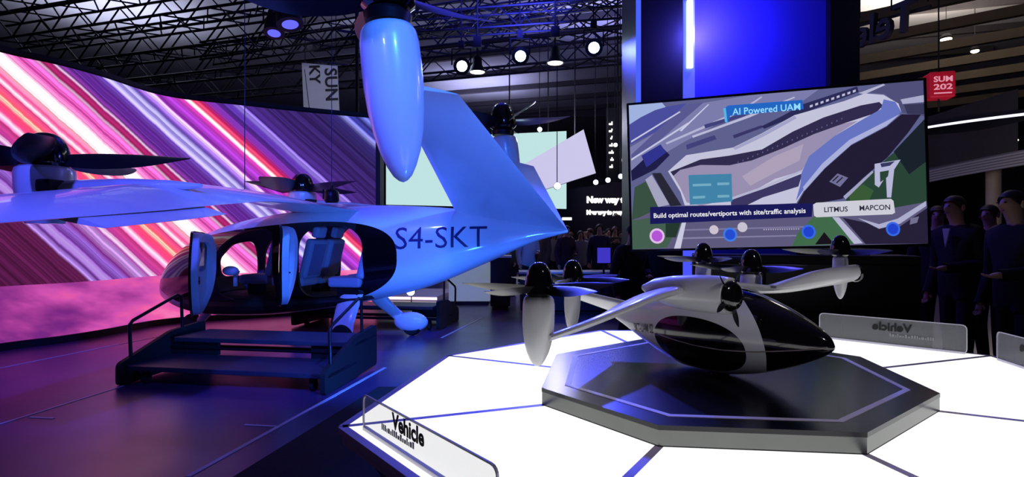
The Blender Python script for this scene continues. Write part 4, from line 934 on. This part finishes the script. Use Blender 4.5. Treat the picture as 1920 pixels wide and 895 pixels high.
for px, py, D in ((1745, 280, 16), (1795, 297, 15.6), (1820, 280, 15.4), (1894, 267, 14.6), (1806, 268, 15.6), (1765, 300, 15.9), (1852, 283, 15.1), (1906, 263, 14.4)):
    p = W(px, py, D + .9); MB().ell(p, (.045, .045, .035), 8, 5).build('downlight', emis('mezz_glow', (255, 240, 225), 8), mz)
p = W(1900, 345, 14.6); MB().tube([(p.x, p.y + .6, 0), (p.x, p.y + .6, 3.6)], .17, 20).build('column', mat('column_cream', (176, 160, 146), .6, noise=.1), mz, 40)

# ------------------------------------------------------------------ people
SKIN = mat('skin', (196, 150, 128), .55, noise=.06, nscale=40)
HAIRS = [mat('hair_black', (18, 14, 14), .6, noise=.3, nscale=60), mat('hair_brown', (70, 44, 32), .6, noise=.3, nscale=60), mat('hair_fair', (176, 136, 84), .6, noise=.3, nscale=60)]
def skin_mesh(verts, edges, radii, root, name, lv=2):
    me = bpy.data.meshes.new(name); me.from_pydata(verts, edges, []); o = bpy.data.objects.new(name, me); COL.objects.link(o)
    md = o.modifiers.new('skin', 'SKIN'); md.use_smooth_shade = True; sb = o.modifiers.new('sub', 'SUBSURF'); sb.levels = lv; sb.render_levels = lv
    if not me.skin_vertices: me.skin_vertices.new() if hasattr(me.skin_vertices, 'new') else None
    dat = me.skin_vertices[0].data
    for i, r in enumerate(radii):
        dat[i].radius = r if isinstance(r, tuple) else (r, r); dat[i].use_root = (i == root)
    dg = bpy.context.evaluated_depsgraph_get(); dg.update(); out = bpy.data.meshes.new_from_object(o.evaluated_get(dg)); out.name = name
    bpy.data.objects.remove(o); out.materials.clear(); out.shade_smooth(); return out
def pose_points(armL, armR, stride=.08, lean=0.0):
    P = {'pel': (0, 0, .96), 'sp': (0, .01 + lean * .3, 1.16), 'ch': (0, .0 + lean * .7, 1.36), 'nk': (0, lean, 1.50), 'hb': (0, .015 + lean * 1.1, 1.58), 'hm': (0, .03 + lean * 1.15, 1.66), 'ht': (0, .02 + lean * 1.15, 1.735),
         'hipL': (-.09, 0, .92), 'knL': (-.1, .03 + stride * .3, .5), 'anL': (-.1, -.02 + stride, .09), 'toL': (-.11, .13 + stride, .04),
         'hipR': (.09, 0, .92), 'knR': (.1, .03 - stride * .3, .5), 'anR': (.1, -.02 - stride, .09), 'toR': (.11, .13 - stride, .04),
         'shL': (-.17, lean * .8, 1.43), 'shR': (.17, lean * .8, 1.43)}
    P['elL'], P['wrL'] = armL; P['elR'], P['wrR'] = armR
    return P
ARMS = {'down': ((.235, -.02, 1.14), (.24, .07, .9)), 'bent': ((.24, -.01, 1.15), (.12, .24, 1.12)), 'phone': ((.23, .06, 1.16), (.08, .26, 1.34))}
def mir(a): return tuple((-p[0], p[1], p[2]) for p in a)
def make_person(variant):
    aL, aR, stride, lean = variant
    P = pose_points(mir(ARMS[aL]), ARMS[aR], stride, lean)
    rad = {'pel': (.15, .105), 'sp': (.13, .1), 'ch': (.155, .105), 'nk': .052, 'hb': (.058, .066), 'hm': (.076, .092), 'ht': (.055, .07), 'hipL': .088, 'knL': .058, 'anL': .042, 'toL': (.04, .03), 'hipR': .088, 'knR': .058, 'anR': .042, 'toR': (.04, .03),
           'shL': .062, 'shR': .062, 'elL': .043, 'wrL': .029, 'elR': .043, 'wrR': .029}
    E = [('pel', 'sp'), ('sp', 'ch'), ('ch', 'nk'), ('nk', 'hb'), ('hb', 'hm'), ('hm', 'ht'), ('pel', 'hipL'), ('hipL', 'knL'), ('knL', 'anL'), ('anL', 'toL'), ('pel', 'hipR'), ('hipR', 'knR'), ('knR', 'anR'), ('anR', 'toR'), ('ch', 'shL'), ('shL', 'elL'), ('elL', 'wrL'), ('ch', 'shR'), ('shR', 'elR'), ('elR', 'wrR')]
    # nose, ears
    hm = Vector(P['hm']); P['nose'] = tuple(hm + Vector((0, .108, -.015))); rad['nose'] = .011; E.append(('hm', 'nose'))
    # hands with five fingers
    for sd, sx in (('L', -1), ('R', 1)):
        wv = Vector(P['wr' + sd]); d = (wv - Vector(P['el' + sd])).normalized(); ac = Vector((sx, 0, 0)); ac = (ac - d * ac.dot(d)).normalized(); nn = d.cross(ac)
        P['pa' + sd] = tuple(wv + d * .07); rad['pa' + sd] = (.034, .018); E.append(('wr' + sd, 'pa' + sd))
        for k, (o, l) in enumerate(((-.026, .062), (-.009, .072), (.009, .068), (.026, .052))):
            a = wv + d * .085 + ac * o; P['f%d%s' % (k, sd)] = tuple(a + d * l * .5); P['g%d%s' % (k, sd)] = tuple(a + d * l * .9 - nn * l * .35 * sx)
            rad['f%d%s' % (k, sd)] = .0085; rad['g%d%s' % (k, sd)] = .0075; E += [('pa' + sd, 'f%d%s' % (k, sd)), ('f%d%s' % (k, sd), 'g%d%s' % (k, sd))]
        P['th' + sd] = tuple(wv + d * .06 - ac * .04); P['ti' + sd] = tuple(wv + d * .09 - ac * .05); rad['th' + sd] = .01; rad['ti' + sd] = .009; E += [('pa' + sd, 'th' + sd), ('th' + sd, 'ti' + sd)]
    def sub(keys, grow, scale=None):
        ks = [k for k in keys]; ix = {k: i for i, k in enumerate(ks)}
        ed = [(ix[a], ix[b]) for a, b in E if a in ix and b in ix]
        rr = []
        for k in ks:
            r = rad[k]; g = grow.get(k, grow['*']); rr.append((r[0] + g, r[1] + g) if isinstance(r, tuple) else (r + g, r + g))
        return [P[k] for k in ks], ed, rr
    v, e, r = sub(list(P), {'*': 0}); body = skin_mesh(v, e, r, 0, 'body', 1)
    keys = list(P); kp = np.array([P[k] for k in keys])
    def garment(want, grow, name, zlo, zhi):
        bm = bmesh.new(); bm.from_mesh(body); bm.normal_update(); drop = []
        for f in bm.faces:
            c = np.array(f.calc_center_median()); k = keys[int(np.argmin(((kp - c) ** 2).sum(1)))]
            core = abs(c[0]) < .19 and c[1] < .165 + lean and c[2] < 1.45
            if not ((k in want or core) and zlo < c[2] < zhi): drop.append(f)
            elif name == 'trousers' and abs(c[0]) > .205: drop.append(f)
        bmesh.ops.delete(bm, geom=drop, context='FACES'); bm.normal_update()
        for v_ in bm.verts: v_.co += v_.normal * grow
        me = bpy.data.meshes.new(name); bm.to_mesh(me); bm.free(); me.shade_smooth(); return me
    jacket = garment({'pel', 'sp', 'ch', 'shL', 'shR', 'elL', 'elR', 'wrL', 'wrR', 'hipL', 'hipR', 'nk'}, .022, 'jacket', .84, 1.49)
    trousers = garment({'pel', 'hipL', 'hipR', 'knL', 'knR', 'anL', 'anR', 'sp'}, .012, 'trousers', .07, 1.02)
    hair = MB(); hm = Vector(P['hm']); rings = []
    for j in range(9):
        a = -.35 + (math.pi / 2 + .35) * j / 8; ring = []
        for k in range(18):
            th = 2 * math.pi * k / 18; front = max(0, math.sin(th)); z = math.sin(a) * .098
            zz = z if z > .045 or front < .2 else z + (.045 - z) * min(1, (front - .2) * 1.6)
            rr = math.sqrt(max(0.02, 1 - (zz / .1) ** 2)) * (math.cos(a) / max(.05, math.sqrt(max(.0025, 1 - (z / .0985) ** 2))))
            ring.append(Vector((hm.x + .086 * rr * math.cos(th), hm.y - .004 + .1 * rr * math.sin(th), hm.z + .012 + zz)))
        rings.append(ring)
    hair.loft(rings); hme = hair.mesh('hair'); hme.shade_smooth()
    shoes = []
    for sd in 'LR':
        b = MB(); an = Vector(P['an' + sd]); b.ell((an.x, an.y + .07, .05), (.052, .145, .05), 12, 7); shoes.append(b.mesh('shoe')); shoes[-1].shade_smooth()
    collar = MB(); ch = Vector(P['ch']); nk = Vector(P['nk'])
    collar.prism([ch + Vector((-.035, .118, .11)), ch + Vector((.035, .118, .11)), ch + Vector((0, .128, -.06))], (0, .012, 0)); col = collar.mesh('shirt_front')
    face = []
    for sx in (-1, 1):
        b = MB(); b.ell((hm.x + sx * .03, hm.y + .087, hm.z + .012), (.012, .008, .007), 8, 5); face.append(('eye', b.mesh('eye')))
        b = MB(); b.ell((hm.x + sx * .082, hm.y - .005, hm.z - .005), (.012, .02, .032), 8, 6); face.append(('ear', b.mesh('ear')))
    b = MB(); b.ell((hm.x, hm.y + .085, hm.z - .05), (.024, .008, .006), 8, 5); face.append(('mouth', b.mesh('mouth')))
    return dict(body=body, jacket=jacket, trousers=trousers, hair=hme, shoes=shoes, collar=col, face=face)
VARS = [make_person(v) for v in (('down', 'down', .05, 0), ('bent', 'down', .1, .03), ('phone', 'phone', .03, .05))]
CL = {}
def cloth(c):
    if c not in CL: CL[c] = mat('cloth_%d_%d_%d' % c, c, .85, noise=.15, nscale=50, bump=.05)
    return CL[c]
EYE = mat('eye_dark', (30, 24, 24), .3); LIP = mat('lip', (150, 88, 82), .5); SHOE = mat('shoe_black', (16, 15, 16), .4)
def person(x, y, rz, var, jc, tc, hc, label, group, h=1.75, shirt=None, detail=True):
    t = thing('person', label, 'person', (x, y, 0), rz, group); k = h / 1.75; t.scale = (k, k, k); v = VARS[var]
    def part(name, me, m, shared=True):
        key = (me.name, m.name)
        if key not in CL:
            c = me.copy(); c.materials.clear(); c.materials.append(m); CL[key] = c
        o = bpy.data.objects.new(name, CL[key]); COL.objects.link(o); o.parent = t; return o
    bd = part('body', v['body'], SKIN); part('jacket', v['jacket'], cloth(jc)); part('trousers', v['trousers'], cloth(tc)); part('hair', v['hair'], HAIRS[hc])
    for s_ in v['shoes']: part('shoe', s_, SHOE)
    if shirt: part('shirt_front', v['collar'], cloth(shirt))
    if detail:
        for n_, me in v['face']: part(n_, me, {'eye': EYE, 'ear': SKIN, 'mouth': LIP}[n_])
    return t
GV = 'visitors behind the glowing table'
# rz: facing direction, 0 faces +y (away), so pi faces the camera
NEAR = [(1800, 365, 5.35, R(100), 1, (14, 12, 16), (16, 15, 20), 1, 'person with brown hair in a black suit over a white shirt, hands held forward', 1.84, (190, 185, 200)),
        (1758, 380, 6.3, R(140), 0, (26, 18, 22), (18, 17, 22), 1, 'person in a dark maroon coat standing behind the television edge', 1.8, None),
        (1858, 372, 6.1, R(110), 0, (12, 11, 15), (14, 14, 18), 0, 'person in plain black clothes between two other dark-suited visitors', 1.8, None),
        (1912, 362, 4.5, R(95), 1, (9, 9, 13), (12, 12, 16), 0, 'person with black hair in a long black coat close to the acrylic sign', 1.82, None),
        (1182, 425, 6.6, R(200), 1, (12, 11, 18), (13, 12, 20), 0, 'person in black standing by the open side of the television', 1.6, None)]
for px, py, D, rz, var, jc, tc, hc, lab, h, sh in NEAR:
    p = W(px, py, D); person(p.x, p.y, rz, var, jc, tc, hc, lab, GV, h, sh)
random.seed(11)
CW = [(905, 15.5), (930, 13.5), (948, 17), (962, 14.2), (990, 12.6), (1005, 15.5), (1022, 13.4), (1036, 17), (1048, 14.6), (1060, 12.8), (1074, 16), (1088, 13.8), (1100, 18), (1112, 14.8), (1124, 13), (1140, 16.2), (1152, 14.2), (1164, 17.5), (1172, 12.4), (980, 18.5), (1018, 19), (1066, 18.8), (1132, 18.9), (890, 18), (1186, 15.8)]
JC = [((20, 18, 30), 'black'), ((62, 24, 40), 'maroon'), ((34, 36, 70), 'navy'), ((80, 56, 48), 'brown'), ((26, 60, 64), 'teal'), ((130, 126, 140), 'grey'), ((66, 66, 40), 'olive'), ((60, 34, 72), 'plum'), ((170, 168, 180), 'white')]
combos = []
for i in range(len(CW)):
    ci = (i * 2 + i // 9) % 9; hc = 2 if i in (7, 12) else (1 if i % 3 == 1 else 0); vr = (i + i // 9) % 3
    while (ci, hc, vr) in combos: vr = (vr + 1) % 3; ci = ci if vr else (ci + 1) % 9
    combos.append((ci, hc, vr))
for (px, D), (ci, hc, vr) in zip(CW, combos):
    c, cn = JC[ci]; hair = ['black', 'brown', 'fair'][hc]; ps = ['standing with arms down', 'with one arm bent', 'holding both hands up'][vr]
    person((px - 960) / FPX * D, D, R(random.uniform(90, 270)), vr, c, (20, 20, 28), hc, '%s-haired crowd visitor in %s jacket %s' % (hair, cn, ps), 'crowd of visitors beyond the air taxi tail', random.uniform(1.62, 1.8), None, False)
# ------------------------------------------------------------------ far booths
def counter(px, D, wd, ht, label, m, dp=.6):
    p = W(px, 500, D); t = thing('display_counter', label, 'counter', (p.x, D, 0), 0, 'display counters in the aisle')
    MB().box(-wd / 2, wd / 2, 0, dp, .08, ht - .04).build('body', m, t, None, .01); MB().box(-wd / 2 - .03, wd / 2 + .03, -.03, dp + .03, ht - .04, ht).build('top', mat('counter_top', (200, 200, 208), .4, noise=.05), t, None, .008); MB().box(-wd / 2 + .04, wd / 2 - .04, .04, dp - .04, 0, .08).build('toe_kick', MATTE, t)
    return t
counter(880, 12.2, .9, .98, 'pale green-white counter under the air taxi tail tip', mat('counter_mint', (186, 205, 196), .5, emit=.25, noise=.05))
counter(938, 11.3, .4, 1.1, 'black counter next to the pale counter under the tail tip', MATTE)
counter(1085, 10.6, 2.2, .82, 'low dark counter in front of the crowd of visitors', mat('counter_dark', (34, 30, 46), .4, noise=.15))
pd = thing('tablet_stand', 'blue lit tablet on a slim stand in front of the crowd', 'screen', W(1132, 492, 10.3) * 1); pd.location.z = 0
MB().box(-.14, .14, -.015, .015, .98, 1.3).build('tablet', BLACK, pd, None, .006); MB().box(-.12, .12, -.018, -.0155, 1.0, 1.28).build('screen', emis('tablet_blue', (70, 60, 215), .8), pd)
MB().tube([(0, 0, .02), (0, 0, 1.0)], .02, 8).build('pole', STEEL, pd); MB().lathe([(.16, 0), (.16, .015), (.03, .03)], 18).build('base', STEEL, pd)
lf = thing('lit_floor_band', 'long low pale platform across the aisle behind the boarding steps', 'platform', (-5.9, 13.6, 0), R(-8))  # pale slab imitating the lit far floor, with an added glowing edge
MB().box(-.2, 4.2, 0, 2.0, 0, .1).build('deck', mat('lit_floor_pale', (196, 176, 190), .5, noise=.05), lf); MB().box(-.2, 4.2, -.02, 0, .02, .08).build('bright_floor_line', emis('lit_floor_line_glow', (250, 225, 235), 1.3), lf)
bw = thing('booth_wall', 'wide dark booth wall behind the crowd of visitors', 'wall', (-4, 24, 0)); MB().box(0, 16, 0, .2, 0, 2.9).build('panel', mat('booth_navy', (30, 28, 56), .6, noise=.2, nscale=1), bw)
for k, (x, ww, c, st) in enumerate(((1.2, 1.6, (220, 220, 240), 1.0), (3.6, 1.0, (190, 190, 255), .8), (6.2, 1.3, (240, 225, 220), .9), (12.6, 1.5, (150, 140, 240), .5))): MB().box(x, x + ww, -.05, 0, .7, 1.7).build('lit_window', emis('booth_lit_%d' % k, c, st), bw)
